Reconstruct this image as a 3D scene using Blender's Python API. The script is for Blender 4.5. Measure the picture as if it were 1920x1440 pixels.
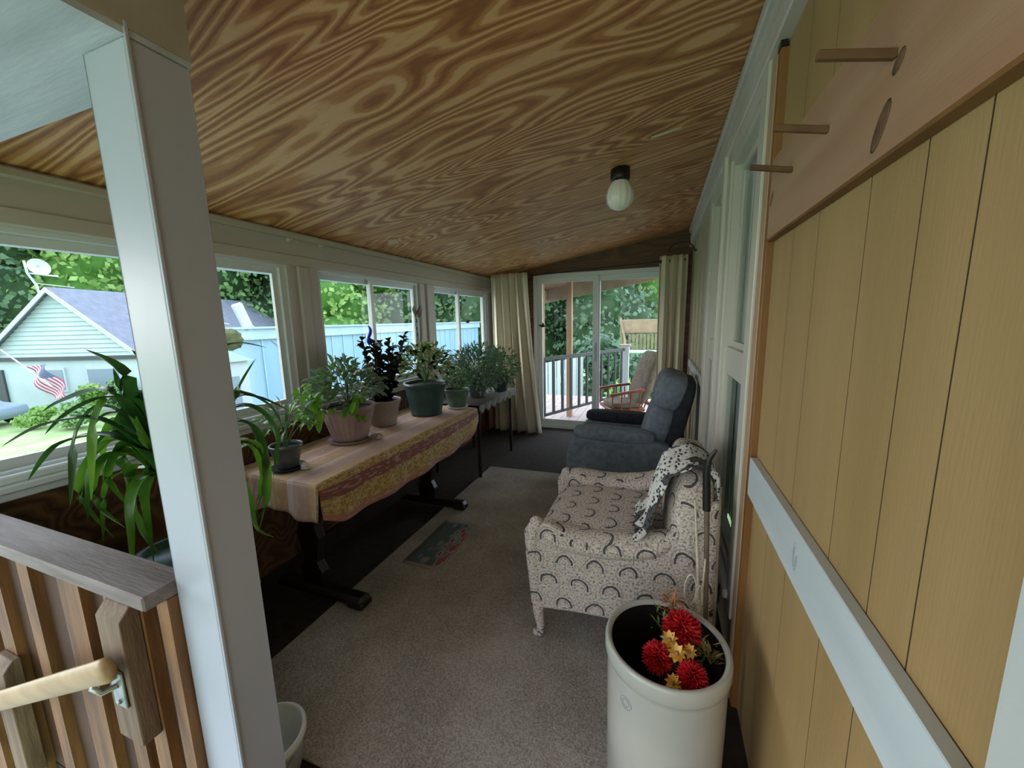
import bpy, math, random
import numpy as np
from mathutils import Vector, Matrix
random.seed(7)
for o in list(bpy.data.objects): bpy.data.objects.remove(o)
SC = bpy.context.scene
COL = SC.collection
PI = math.pi

# ------------------------------------------------------------------ camera
def vnorm(v): v = np.array(v, float); return v/np.linalg.norm(v)
FPX = 733.0
_vy = vnorm([1238-960, 595-720, FPX])
_vd = np.array([106, 4537, FPX]); _vd = vnorm(_vd-_vd.dot(_vy)*_vy)
_vx = np.cross(_vd, _vy)
RW = np.stack([_vx, _vy, -_vd])          # world = RW @ (image right, image down, forward)
cam_d = bpy.data.cameras.new('camera'); cam = bpy.data.objects.new('camera', cam_d); COL.objects.link(cam)
cam_d.sensor_fit = 'HORIZONTAL'; cam_d.sensor_width = 36; cam_d.lens = 36*FPX/1920
cam_d.clip_start = .02; cam_d.clip_end = 500
r_, d_, f_ = RW[:, 0], RW[:, 1], RW[:, 2]
cam.matrix_world = Matrix(((r_[0], -d_[0], -f_[0], 0), (r_[1], -d_[1], -f_[1], 0), (r_[2], -d_[2], -f_[2], 1.5), (0, 0, 0, 1)))
SC.camera = cam
def on_depth(x, y, d):
    q = RW@np.array([x-960, y-720, FPX])*d/FPX
    return Vector((q[0], q[1], q[2]+1.5))

# ------------------------------------------------------------------ world, sun, exposure
w = bpy.data.worlds.new('sky'); SC.world = w; w.use_nodes = True
nt = w.node_tree; nt.nodes.clear()
wo = nt.nodes.new('ShaderNodeOutputWorld'); bg = nt.nodes.new('ShaderNodeBackground')
tc = nt.nodes.new('ShaderNodeTexCoord'); sp = nt.nodes.new('ShaderNodeSeparateXYZ')
cr = nt.nodes.new('ShaderNodeValToRGB')
nt.links.new(tc.outputs['Generated'], sp.inputs[0]); nt.links.new(sp.outputs['Z'], cr.inputs[0])
cr.color_ramp.elements[0].position = 0.0; cr.color_ramp.elements[0].color = (.86, .94, 1, 1)
cr.color_ramp.elements[1].position = .8; cr.color_ramp.elements[1].color = (.62, .76, 1, 1)
nt.links.new(cr.outputs[0], bg.inputs[0])
yg = nt.nodes.new('ShaderNodeMath'); yg.operation = 'MULTIPLY_ADD'; yg.inputs[1].default_value = 1.3; yg.inputs[2].default_value = 2.7   # sky strength raised toward the deck to brighten the far interior
nt.links.new(sp.outputs['Y'], yg.inputs[0]); nt.links.new(yg.outputs[0], bg.inputs[1])
nt.links.new(bg.outputs[0], wo.inputs[0])
sd = bpy.data.lights.new('overcast_sun', 'SUN'); sd.energy = 2.0; sd.angle = math.radians(70); sd.color = (1, .95, .90)
sun = bpy.data.objects.new('overcast_sun', sd); COL.objects.link(sun)
sun.rotation_euler = Vector((.86, .22, -.42)).to_track_quat('-Z', 'Y').to_euler()
SC.view_settings.view_transform = 'Standard'; SC.view_settings.look = 'None'
SC.view_settings.gamma = 1; SC.view_settings.use_curve_mapping = False
SC.view_settings.exposure = 0.78

# ------------------------------------------------------------------ materials
def lin(h):
    h = h.lstrip('#'); v = [int(h[i:i+2], 16)/255 for i in (0, 2, 4)]
    return tuple((c/12.92 if c <= .04045 else ((c+.055)/1.055)**2.4) for c in v)+(1,)
MATS = {}
def newmat(name):
    m = bpy.data.materials.new(name); m.use_nodes = True
    n = m.node_tree.nodes; p = n['Principled BSDF']; MATS[name] = m
    return m, n, m.node_tree.links, p
def ramp(n, stops, interp='LINEAR'):
    r = n.new('ShaderNodeValToRGB'); e = r.color_ramp.elements; r.color_ramp.interpolation = interp
    e[0].position = stops[0][0]; e[0].color = lin(stops[0][1]); e[1].position = stops[-1][0]; e[1].color = lin(stops[-1][1])
    for s in stops[1:-1]:
        x = e.new(s[0]); x.color = lin(s[1])
    return r
def mat(name, c1, c2=None, scale=8, rough=.6, bump=0., stretch=(1, 1, 1), metal=0., bscale=None, spec=.5, lo=.35, hi=.65, trans=0):
    m, n, l, p = newmat(name)
    p.inputs['Roughness'].default_value = rough; p.inputs['Metallic'].default_value = metal
    p.inputs['Specular IOR Level'].default_value = spec
    p.inputs['Base Color'].default_value = lin(c1)
    t = n.new('ShaderNodeTexCoord'); mp = n.new('ShaderNodeMapping'); mp.inputs['Scale'].default_value = stretch
    l.new(t.outputs['Object'], mp.inputs[0])
    if c2:
        nz = n.new('ShaderNodeTexNoise'); nz.inputs['Scale'].default_value = scale; nz.inputs['Detail'].default_value = 5
        l.new(mp.outputs[0], nz.inputs['Vector'])
        r = ramp(n, [(lo, c1), (hi, c2)]); l.new(nz.outputs['Fac'], r.inputs[0]); l.new(r.outputs[0], p.inputs['Base Color'])
    if bump:
        nb = n.new('ShaderNodeTexNoise'); nb.inputs['Scale'].default_value = bscale or scale*6; nb.inputs['Detail'].default_value = 4
        l.new(mp.outputs[0], nb.inputs['Vector'])
        b = n.new('ShaderNodeBump'); b.inputs['Strength'].default_value = bump; b.inputs['Distance'].default_value = .01
        l.new(nb.outputs['Fac'], b.inputs['Height']); l.new(b.outputs[0], p.inputs['Normal'])
    if trans:
        p.inputs['Transmission Weight'].default_value = 0
        tr = n.new('ShaderNodeBsdfTranslucent'); mx = n.new('ShaderNodeMixShader'); mx.inputs[0].default_value = trans
        out = n['Material Output']
        src = p.inputs['Base Color'].links[0].from_socket if p.inputs['Base Color'].links else None
        if src: l.new(src, tr.inputs[0])
        else: tr.inputs[0].default_value = lin(c1)
        l.new(p.outputs[0], mx.inputs[1]); l.new(tr.outputs[0], mx.inputs[2]); l.new(mx.outputs[0], out.inputs[0])
    return m
def math_(n, l, op, a, b=None, c=None):
    x = n.new('ShaderNodeMath'); x.operation = op
    for i, v in enumerate((a, b, c)):
        if v is None: continue
        if isinstance(v, (int, float)): x.inputs[i].default_value = v
        else: l.new(v, x.inputs[i])
    return x.outputs[0]
def plywood(name, dark, mid, light, sx=.42, sy=2.2, freq=16, rough=.55, axis='xyz', dist=.7):
    """rotary-cut ply: contour bands of stretched noise"""
    m, n, l, p = newmat(name)
    t = n.new('ShaderNodeTexCoord'); mp = n.new('ShaderNodeMapping'); l.new(t.outputs['Object'], mp.inputs[0])
    mp.inputs['Scale'].default_value = (sx, sy, sy)
    nz = n.new('ShaderNodeTexNoise'); nz.inputs['Scale'].default_value = 1.5; nz.inputs['Detail'].default_value = 2.2; nz.inputs['Roughness'].default_value = .38
    nz.inputs['Distortion'].default_value = dist
    l.new(mp.outputs[0], nz.inputs['Vector'])
    s = math_(n, l, 'MULTIPLY', nz.outputs['Fac'], freq*6.283)
    s = math_(n, l, 'SINE', s); s = math_(n, l, 'MULTIPLY_ADD', s, .5, .5)
    n2 = n.new('ShaderNodeTexNoise'); n2.inputs['Scale'].default_value = 22; n2.inputs['Detail'].default_value = 6
    m2 = n.new('ShaderNodeMapping'); m2.inputs['Scale'].default_value = (.25*sx*4, sy*2.5, sy*2.5); l.new(t.outputs['Object'], m2.inputs[0]); l.new(m2.outputs[0], n2.inputs['Vector'])
    n3 = n.new('ShaderNodeTexNoise'); n3.inputs['Scale'].default_value = 1.1; n3.inputs['Detail'].default_value = 3; l.new(t.outputs['Object'], n3.inputs['Vector'])
    v = math_(n, l, 'MULTIPLY_ADD', n2.outputs['Fac'], .55, -.27)
    v = math_(n, l, 'ADD', v, s)
    v2 = math_(n, l, 'MULTIPLY_ADD', n3.outputs['Fac'], .5, -.25)
    v = math_(n, l, 'ADD', v, v2)
    r = ramp(n, [(.0, dark), (.3, mid), (.62, mid), (.92, light), (1, light)]); l.new(v, r.inputs[0]); l.new(r.outputs[0], p.inputs['Base Color'])
    p.inputs['Roughness'].default_value = rough
    b = n.new('ShaderNodeBump'); b.inputs['Strength'].default_value = .15; b.inputs['Distance'].default_value = .004
    l.new(v, b.inputs['Height']); l.new(b.outputs[0], p.inputs['Normal'])
    return m
plywood('ceiling_ply', '#9c653a', '#c0864f', '#e0b27e', sx=.23, sy=1.9, freq=24, dist=.5)
plywood('wall_ply', '#3f2513', '#5e3a1f', '#74502e', sx=1.6, sy=1.6, freq=24)
plywood('wall_ply_end', '#4a2f1a', '#5c3d22', '#6b4a2b', sx=.4, sy=2.5, freq=12)
mat('white_paint', '#cfd2d2', '#c3c7c8', 3, .4, .06, bscale=40)
mat('post_paint', '#b3b6c4', '#abafbd', 2, .35, .05, bscale=30)
mat('rail_paint', '#cdd6dc', '#c2ccd2', 4, .4, .08, stretch=(1, .4, 3))
mat('soffit_paint', '#c6cbd6', '#b0b6bf', 5, .5, .12, stretch=(.4, 3, 1))
mat('beam_paint', '#a39c90', '#b4aea3', 6, .6, .08)
mat('header_paint', '#bfb7ae', '#b5ada3', 4, .5, .05, stretch=(1, .2, 1))
mat('vinyl', '#dadedc', '#d2d6d6', 2, .35)
mat('house_trim', '#d2cdc2', '#c6c1b6', 3, .45, stretch=(1, 1, .3))
mat('siding', '#ac8e60', '#9f8255', 2.2, .6, .1, stretch=(1, 3, .25), bscale=60)
mat('siding_groove', '#3a2410', rough=.8)
mat('beige_panel', '#b5ab90', '#a79d82', 3, .6, stretch=(1, 3, .3))
mat('pine', '#b8967a', '#a88266', 2.2, .5, .08, stretch=(1, .5, 5), bscale=60)
mat('pine_edge', '#8a6135', '#6f4b28', 6, .6)
mat('peg_wood', '#71502f', '#553920', 12, .6, .1)
mat('knot', '#5a4330', '#7d5c40', 30, .6)
mat('orange_wood', '#9c6c3a', '#7f5226', 5, .5, stretch=(1, 1, .2))
mat('pink_wood', '#bfa184', '#b39274', 5, .5, stretch=(1, 1, .2))
mat('cap_wood', '#8d8080', '#665650', 5, .6, .2, stretch=(.6, 5, 5))
mat('picket_wood', '#8a6038', '#5e3c20', 5, .6, .12, stretch=(4, 4, .5))
mat('picket_dark', '#4d2c17', '#3c2110', 5, .7)
mat('block_wood', '#826a56', '#5e4838', 7, .7, .2, stretch=(4, 4, .5))
mat('handrail_wood', '#b3946a', '#a08158', 6, .4, .05, stretch=(.5, 4, 4))
mat('dark_floor', '#33291f', '#241b15', 20, .85, .3, bscale=200)
mat('dark_wood', '#22170f', '#150e09', 8, .35)
mat('black_metal', '#141312', rough=.4)
mat('steel', '#b9bcb8', '#8e9290', 20, .35, metal=.8)
mat('glazed', '#c2c0b6', '#b3b3ac', 3, .22, .02)
mat('glaze_mark', '#8f9aa3', '#a4adb2', 20, .3)
mat('crock_inside', '#241a14', '#181210', 8, .5)
mat('bucket_plastic', '#eef0ef', rough=.35)
mat('curtain_cloth', '#d8cfb8', '#c9c0a8', 3, .85, .1, stretch=(1, 1, .3), bscale=300)
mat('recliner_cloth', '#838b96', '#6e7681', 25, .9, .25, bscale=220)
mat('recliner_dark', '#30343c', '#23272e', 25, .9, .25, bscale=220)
mat('pot_pink', '#a8918a', '#93797a', 8, .6, .08)
mat('pot_grey', '#a79f97', '#958c85', 6, .5)
mat('pot_green', '#37524f', '#2c4442', 4, .4)
mat('pot_green_pale', '#6d8579', '#45604f', 14, .4)
mat('pot_pewter', '#6b6e6f', '#4c5052', 10, .35, metal=.3)
mat('soil', '#2b1e15', '#17100b', 30, .95, .4)
mat('saucer_white', '#d6cec3', rough=.4)
mat('leaf_mid', '#4f7a35', '#7fa552', 12, .4, trans=.3)
mat('leaf_pale', '#a9b58e', '#6e8a5c', 12, .4, trans=.25)
mat('leaf_bright', '#8fc03c', '#5d9230', 10, .4, trans=.35)
mat('leaf_silver', '#8fa8a0', '#55756a', 10, .4, trans=.2)
mat('leaf_dark', '#1d2a1c', '#14180f', 10, .5, trans=.1)
mat('leaf_cream', '#c9c69a', '#8a9a5a', 14, .4, trans=.25)
mat('leaf_grey_green', '#6f9068', '#4f7350', 12, .5, trans=.3)
mat('strap_leaf', '#24451f', '#3c6a28', 6, .3, trans=.3)
mat('strap_leaf_bright', '#6d9a2e', '#3f7022', 6, .3, trans=.4)
mat('stem_green', '#4b6a35', rough=.6)
mat('stem_brown', '#4a3525', rough=.7)
mat('petal_red', '#c41626', '#e23a3a', 40, .5, trans=.2)
mat('petal_yellow', '#f2b632', '#f7d98a', 40, .5, trans=.2)
mat('petal_pink', '#c96f62', '#b88a4c', 40, .6, trans=.2)
mat('dried_leaf', '#5c4f2e', '#8d8244', 40, .7)
mat('rope', '#d8d0bf', '#bfb5a0', 80, .8)
mat('stick', '#857463', '#5e5044', 12, .6)
mat('lace', '#7d7a76', '#5f5c59', 60, .9)
mat('shell', '#b5a08c', '#5c4638', 18, .5)
mat('blue_glass', '#1b2fb0', rough=.15)
mat('glass_beads', '#5c5e78', rough=.2)
mat('rod_metal', '#1c1917', rough=.4)
mat('paper_wood', '#cfc39a', '#beb085', 8, .5)
# outdoors
mat('ext_siding', '#b9cbcb', '#b0c3c3', 1, .6)
mat('ext_pane', '#8496a0', rough=.3)
mat('ext_white', '#bac6ca', rough=.5)
mat('ext_roof', '#767a86', '#686d79', 3, .8, .2, bscale=8)
mat('ext_dark', '#3c434a', rough=.4)
mat('ext_blue', '#8cb0c2', '#80a6ba', 2, .6, .05, stretch=(1, 1, .3))
mat('ext_blue_trim', '#a8c3cc', '#9db9c4', 2, .6)
mat('lawn', '#7d9a5a', '#9fae7c', 1.2, .9, .5, bscale=12)
mat('gravel', '#9aa09c', '#868d8b', 4, .9)
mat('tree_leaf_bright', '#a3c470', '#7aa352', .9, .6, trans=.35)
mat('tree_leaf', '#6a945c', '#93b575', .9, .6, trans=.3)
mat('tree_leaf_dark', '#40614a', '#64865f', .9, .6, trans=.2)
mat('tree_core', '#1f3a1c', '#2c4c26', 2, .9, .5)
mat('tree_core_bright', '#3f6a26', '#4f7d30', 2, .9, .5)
mat('bark', '#6b5a4a', '#4a3c30', 6, .9, .4)
mat('deck_wood', '#ab9a92', '#97857d', 4, .7, .1, stretch=(.5, 6, 1))
mat('deck_ceiling', '#8f6a5c', '#7a574a', 4, .7, stretch=(3, .5, 1))
mat('deck_beam', '#a3917f', '#8d7a68', 4, .7)
mat('deck_post', '#b9967a', '#a38066', 5, .7, stretch=(3, 3, .5))
mat('rail_dark', '#1c2225', rough=.5)
mat('rocker_wood', '#a0522d', '#7d3a1d', 8, .35)
mat('rocker_cushion', '#857666', '#6b5e51', 20, .9, .2)
mat('swing_tan', '#9a8468', '#877256', 5, .7)
mat('swing_olive', '#7d7a52', '#66643f', 8, .7)
mat('car_paint', '#8797a8', rough=.25)
mat('car_glass', '#2d3a46', rough=.1)
mat('rubber', '#18191a', rough=.8)
mat('dish', '#b9c2c6', rough=.4)
mat('fence_white', '#b6c0c4', rough=.5)
mat('moss', '#5c5f38', '#3c4526', 8, .9, .6)

def glass(name, tint=(1, 1, 1, 1), refl=1.0):
    m, n, l, p = newmat(name); out = n['Material Output']; n.remove(p)
    t = n.new('ShaderNodeBsdfTransparent'); t.inputs[0].default_value = tint
    g = n.new('ShaderNodeBsdfGlossy'); g.inputs['Roughness'].default_value = .02
    fr = n.new('ShaderNodeFresnel'); fr.inputs[0].default_value = 1.45
    ge = n.new('ShaderNodeNewGeometry'); front = math_(n, l, 'SUBTRACT', 1.0, ge.outputs['Backfacing'])
    mx = n.new('ShaderNodeMixShader'); l.new(math_(n, l, 'MULTIPLY', math_(n, l, 'MULTIPLY', fr.outputs[0], refl), front), mx.inputs[0])
    l.new(t.outputs[0], mx.inputs[1]); l.new(g.outputs[0], mx.inputs[2]); l.new(mx.outputs[0], out.inputs[0])
glass('pane', (.97, .98, .98, 1), .6); glass('pane_house', (.85, .9, .87, 1), 1.0)
m, n, l, p = newmat('jar_glass'); p.inputs['Base Color'].default_value = (.93, .89, .86, 1); p.inputs['Roughness'].default_value = .15
p.inputs['Coat Weight'].default_value = .4; p.inputs['Subsurface Weight'].default_value = .2

# striped flag
m, n, l, p = newmat('flag_cloth')
t = n.new('ShaderNodeUVMap'); s = n.new('ShaderNodeSeparateXYZ'); l.new(t.outputs[0], s.inputs[0])
st = math_(n, l, 'MULTIPLY', s.outputs['Y'], 6.5); st = math_(n, l, 'FRACT', st); st = math_(n, l, 'GREATER_THAN', st, .5)
mx = n.new('ShaderNodeMix'); mx.data_type = 'RGBA'; l.new(st, mx.inputs[0]); mx.inputs[6].default_value = lin('#a84e60'); mx.inputs[7].default_value = lin('#c9c4c8')
cu = math_(n, l, 'LESS_THAN', s.outputs['X'], .4); cv = math_(n, l, 'GREATER_THAN', s.outputs['Y'], .46); cm = math_(n, l, 'MULTIPLY', cu, cv)
m2 = n.new('ShaderNodeMix'); m2.data_type = 'RGBA'; l.new(cm, m2.inputs[0]); l.new(mx.outputs[2], m2.inputs[6]); m2.inputs[7].default_value = lin('#5a6580')
l.new(m2.outputs[2], p.inputs['Base Color']); p.inputs['Roughness'].default_value = .8

# armchair upholstery: staggered dark arches on a speckled pinkish ground
m, n, l, p = newmat('upholstery')
t = n.new('ShaderNodeUVMap'); s = n.new('ShaderNodeSeparateXYZ')
dn = n.new('ShaderNodeTexNoise'); dn.inputs['Scale'].default_value = 9; l.new(t.outputs[0], dn.inputs['Vector'])
va = n.new('ShaderNodeVectorMath'); va.operation = 'MULTIPLY_ADD'; l.new(dn.outputs['Color'], va.inputs[0]); va.inputs[1].default_value = (.035, .035, 0); l.new(t.outputs[0], va.inputs[2])
l.new(va.outputs[0], s.inputs[0])
U = math_(n, l, 'MULTIPLY', s.outputs['X'], 7.2); V = math_(n, l, 'MULTIPLY', s.outputs['Y'], 9.6)
row = math_(n, l, 'FLOOR', V); od = math_(n, l, 'MODULO', math_(n, l, 'ABSOLUTE', row), 2.0)
U = math_(n, l, 'MULTIPLY_ADD', od, .5, U)
fu = math_(n, l, 'SUBTRACT', math_(n, l, 'FRACT', U), .5); fv = math_(n, l, 'SUBTRACT', math_(n, l, 'FRACT', V), .30)
fv = math_(n, l, 'MULTIPLY', fv, .75)
rr = math_(n, l, 'SQRT', math_(n, l, 'ADD', math_(n, l, 'MULTIPLY', fu, fu), math_(n, l, 'MULTIPLY', fv, fv)))
def ringm(r0, w_, low):
    a = math_(n, l, 'LESS_THAN', math_(n, l, 'ABSOLUTE', math_(n, l, 'SUBTRACT', rr, r0)), w_)
    return math_(n, l, 'MULTIPLY', a, math_(n, l, 'GREATER_THAN', fv, low))
A = ringm(.25, .032, -.06); B = ringm(.36, .012, -.2); B2 = ringm(.17, .012, -.1)
nz = n.new('ShaderNodeTexNoise'); nz.inputs['Scale'].default_value = 110; nz.inputs['Detail'].default_value = 3; l.new(t.outputs[0], nz.inputs['Vector'])
base = ramp(n, [(.36, '#7d746d'), (.45, '#c4b6aa'), (.62, '#dccdc3')]); l.new(nz.outputs['Fac'], base.inputs[0])
def mixc(fac, c, prev, k=1.):
    x = n.new('ShaderNodeMix'); x.data_type = 'RGBA'; l.new(math_(n, l, 'MULTIPLY', fac, k), x.inputs[0]); l.new(prev, x.inputs[6]); x.inputs[7].default_value = lin(c); return x.outputs[2]
c = mixc(B, '#8d8078', base.outputs[0], .7); c = mixc(B2, '#8d8078', c, .6); c = mixc(A, '#33373f', c, .92)
l.new(c, p.inputs['Base Color']); p.inputs['Roughness'].default_value = .9
b = n.new('ShaderNodeBump'); b.inputs['Strength'].default_value = .2; b.inputs['Distance'].default_value = .003; l.new(nz.outputs['Fac'], b.inputs['Height']); l.new(b.outputs[0], p.inputs['Normal'])

# rug
m, n, l, p = newmat('rug_pile')
t = n.new('ShaderNodeTexCoord'); n1 = n.new('ShaderNodeTexNoise'); n1.inputs['Scale'].default_value = 160; n1.inputs['Detail'].default_value = 3; l.new(t.outputs['Object'], n1.inputs['Vector'])
n2 = n.new('ShaderNodeTexNoise'); n2.inputs['Scale'].default_value = 2.5; n2.inputs['Detail'].default_value = 3; l.new(t.outputs['Object'], n2.inputs['Vector'])
v = math_(n, l, 'ADD', math_(n, l, 'MULTIPLY', n1.outputs['Fac'], .6), math_(n, l, 'MULTIPLY', n2.outputs['Fac'], .4))
r = ramp(n, [(.38, '#7f756a'), (.5, '#a0958a'), (.62, '#b9b0a5')]); l.new(v, r.inputs[0]); l.new(r.outputs[0], p.inputs['Base Color']); p.inputs['Roughness'].default_value = .95
b = n.new('ShaderNodeBump'); b.inputs['Strength'].default_value = .5; b.inputs['Distance'].default_value = .004; l.new(n1.outputs['Fac'], b.inputs['Height']); l.new(b.outputs[0], p.inputs['Normal'])
# floral mat
m, n, l, p = newmat('floral_mat')
t = n.new('ShaderNodeUVMap'); s = n.new('ShaderNodeSeparateXYZ'); l.new(t.outputs[0], s.inputs[0])
vo = n.new('ShaderNodeTexVoronoi'); vo.inputs['Scale'].default_value = 7; l.new(t.outputs[0], vo.inputs['Vector'])
k = math_(n, l, 'ADD', math_(n, l, 'MULTIPLY', vo.outputs['Distance'], .9), math_(n, l, 'MULTIPLY', s.outputs['X'], -1.0))
r = ramp(n, [(.0, '#9c4a50'), (.25, '#8f3f48'), (.3, '#5d3338'), (.34, '#9a8d86'), (.6, '#6f7672'), (.8, '#4c5a58')])
k = math_(n, l, 'ADD', k, .75); l.new(k, r.inputs[0])
ex = math_(n, l, 'GREATER_THAN', math_(n, l, 'ABSOLUTE', math_(n, l, 'SUBTRACT', s.outputs['X'], .5)), .44)
ey = math_(n, l, 'GREATER_THAN', math_(n, l, 'ABSOLUTE', math_(n, l, 'SUBTRACT', s.outputs['Y'], .5)), .46)
e_ = math_(n, l, 'MAXIMUM', ex, ey); x = n.new('ShaderNodeMix'); x.data_type = 'RGBA'; l.new(e_, x.inputs[0]); l.new(r.outputs[0], x.inputs[6]); x.inputs[7].default_value = lin('#8b7c72')
l.new(x.outputs[2], p.inputs['Base Color']); p.inputs['Roughness'].default_value = .8
# tablecloth: bands along the unrolled width (uv.x in metres from the wall edge)
m, n, l, p = newmat('tablecloth_fabric')
t = n.new('ShaderNodeUVMap'); s = n.new('ShaderNodeSeparateXYZ'); l.new(t.outputs[0], s.inputs[0])
u = s.outputs['X']
bands = ramp(n, [(0, '#b98a55'), (.16, '#d0ab90'), (.19, '#b98d78'), (.30, '#d3b3a2'), (.33, '#c39a70'), (.45, '#d6b9ab'), (.5, '#c7a192'), (.60, '#cfa97c'),
                 (.66, '#a3813f'), (.722, '#804438'), (.811, '#a08038'), (.935, '#a8705c')], 'CONSTANT')
l.new(math_(n, l, 'MULTIPLY', u, 1/.9), bands.inputs[0])
mp = n.new('ShaderNodeMapping'); mp.inputs['Scale'].default_value = (60, 14, 1); l.new(t.outputs[0], mp.inputs[0])
nz = n.new('ShaderNodeTexNoise'); nz.inputs['Scale'].default_value = 1; nz.inputs['Detail'].default_value = 4; l.new(mp.outputs[0], nz.inputs['Vector'])
vo = n.new('ShaderNodeTexVoronoi'); vo.inputs['Scale'].default_value = 60; l.new(t.outputs[0], vo.inputs['Vector'])
onb = math_(n, l, 'MAXIMUM', math_(n, l, 'MULTIPLY', math_(n, l, 'GREATER_THAN', u, .594), math_(n, l, 'LESS_THAN', u, .65)), math_(n, l, 'MULTIPLY', math_(n, l, 'GREATER_THAN', u, .73), math_(n, l, 'LESS_THAN', u, .84)))
spots = math_(n, l, 'MULTIPLY', math_(n, l, 'LESS_THAN', vo.outputs['Distance'], .38), onb)
sp_ = math_(n, l, 'MULTIPLY', math_(n, l, 'GREATER_THAN', vo.outputs['Distance'], .55), onb)
c = mixc(spots, '#7a5c2c', bands.outputs[0], .6); c = mixc(sp_, '#c2a560', c, .6)
c = mixc(math_(n, l, 'GREATER_THAN', nz.outputs['Fac'], .56), '#e0c8b4', c, .28)
l.new(c, p.inputs['Base Color']); p.inputs['Roughness'].default_value = .75; p.inputs['Sheen Weight'].default_value = .2
# scarf
m, n, l, p = newmat('scarf_cloth')
t = n.new('ShaderNodeTexCoord'); vo = n.new('ShaderNodeTexVoronoi'); vo.inputs['Scale'].default_value = 62; l.new(t.outputs['Object'], vo.inputs['Vector'])
n2 = n.new('ShaderNodeTexNoise'); n2.inputs['Scale'].default_value = 9; l.new(t.outputs['Object'], n2.inputs['Vector'])
r = ramp(n, [(.25, '#1d1c1d'), (.42, '#d8d5d0'), (1, '#e4e2de')]); l.new(vo.outputs['Distance'], r.inputs[0])
c = mixc(math_(n, l, 'GREATER_THAN', n2.outputs['Fac'], .55), '#1f1f22', r.outputs[0], .9)
l.new(c, p.inputs['Base Color']); p.inputs['Roughness'].default_value = .95
# clapboard siding lines for the far house
m = MATS['ext_siding']; n = m.node_tree.nodes; l = m.node_tree.links; p = n['Principled BSDF']

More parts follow.
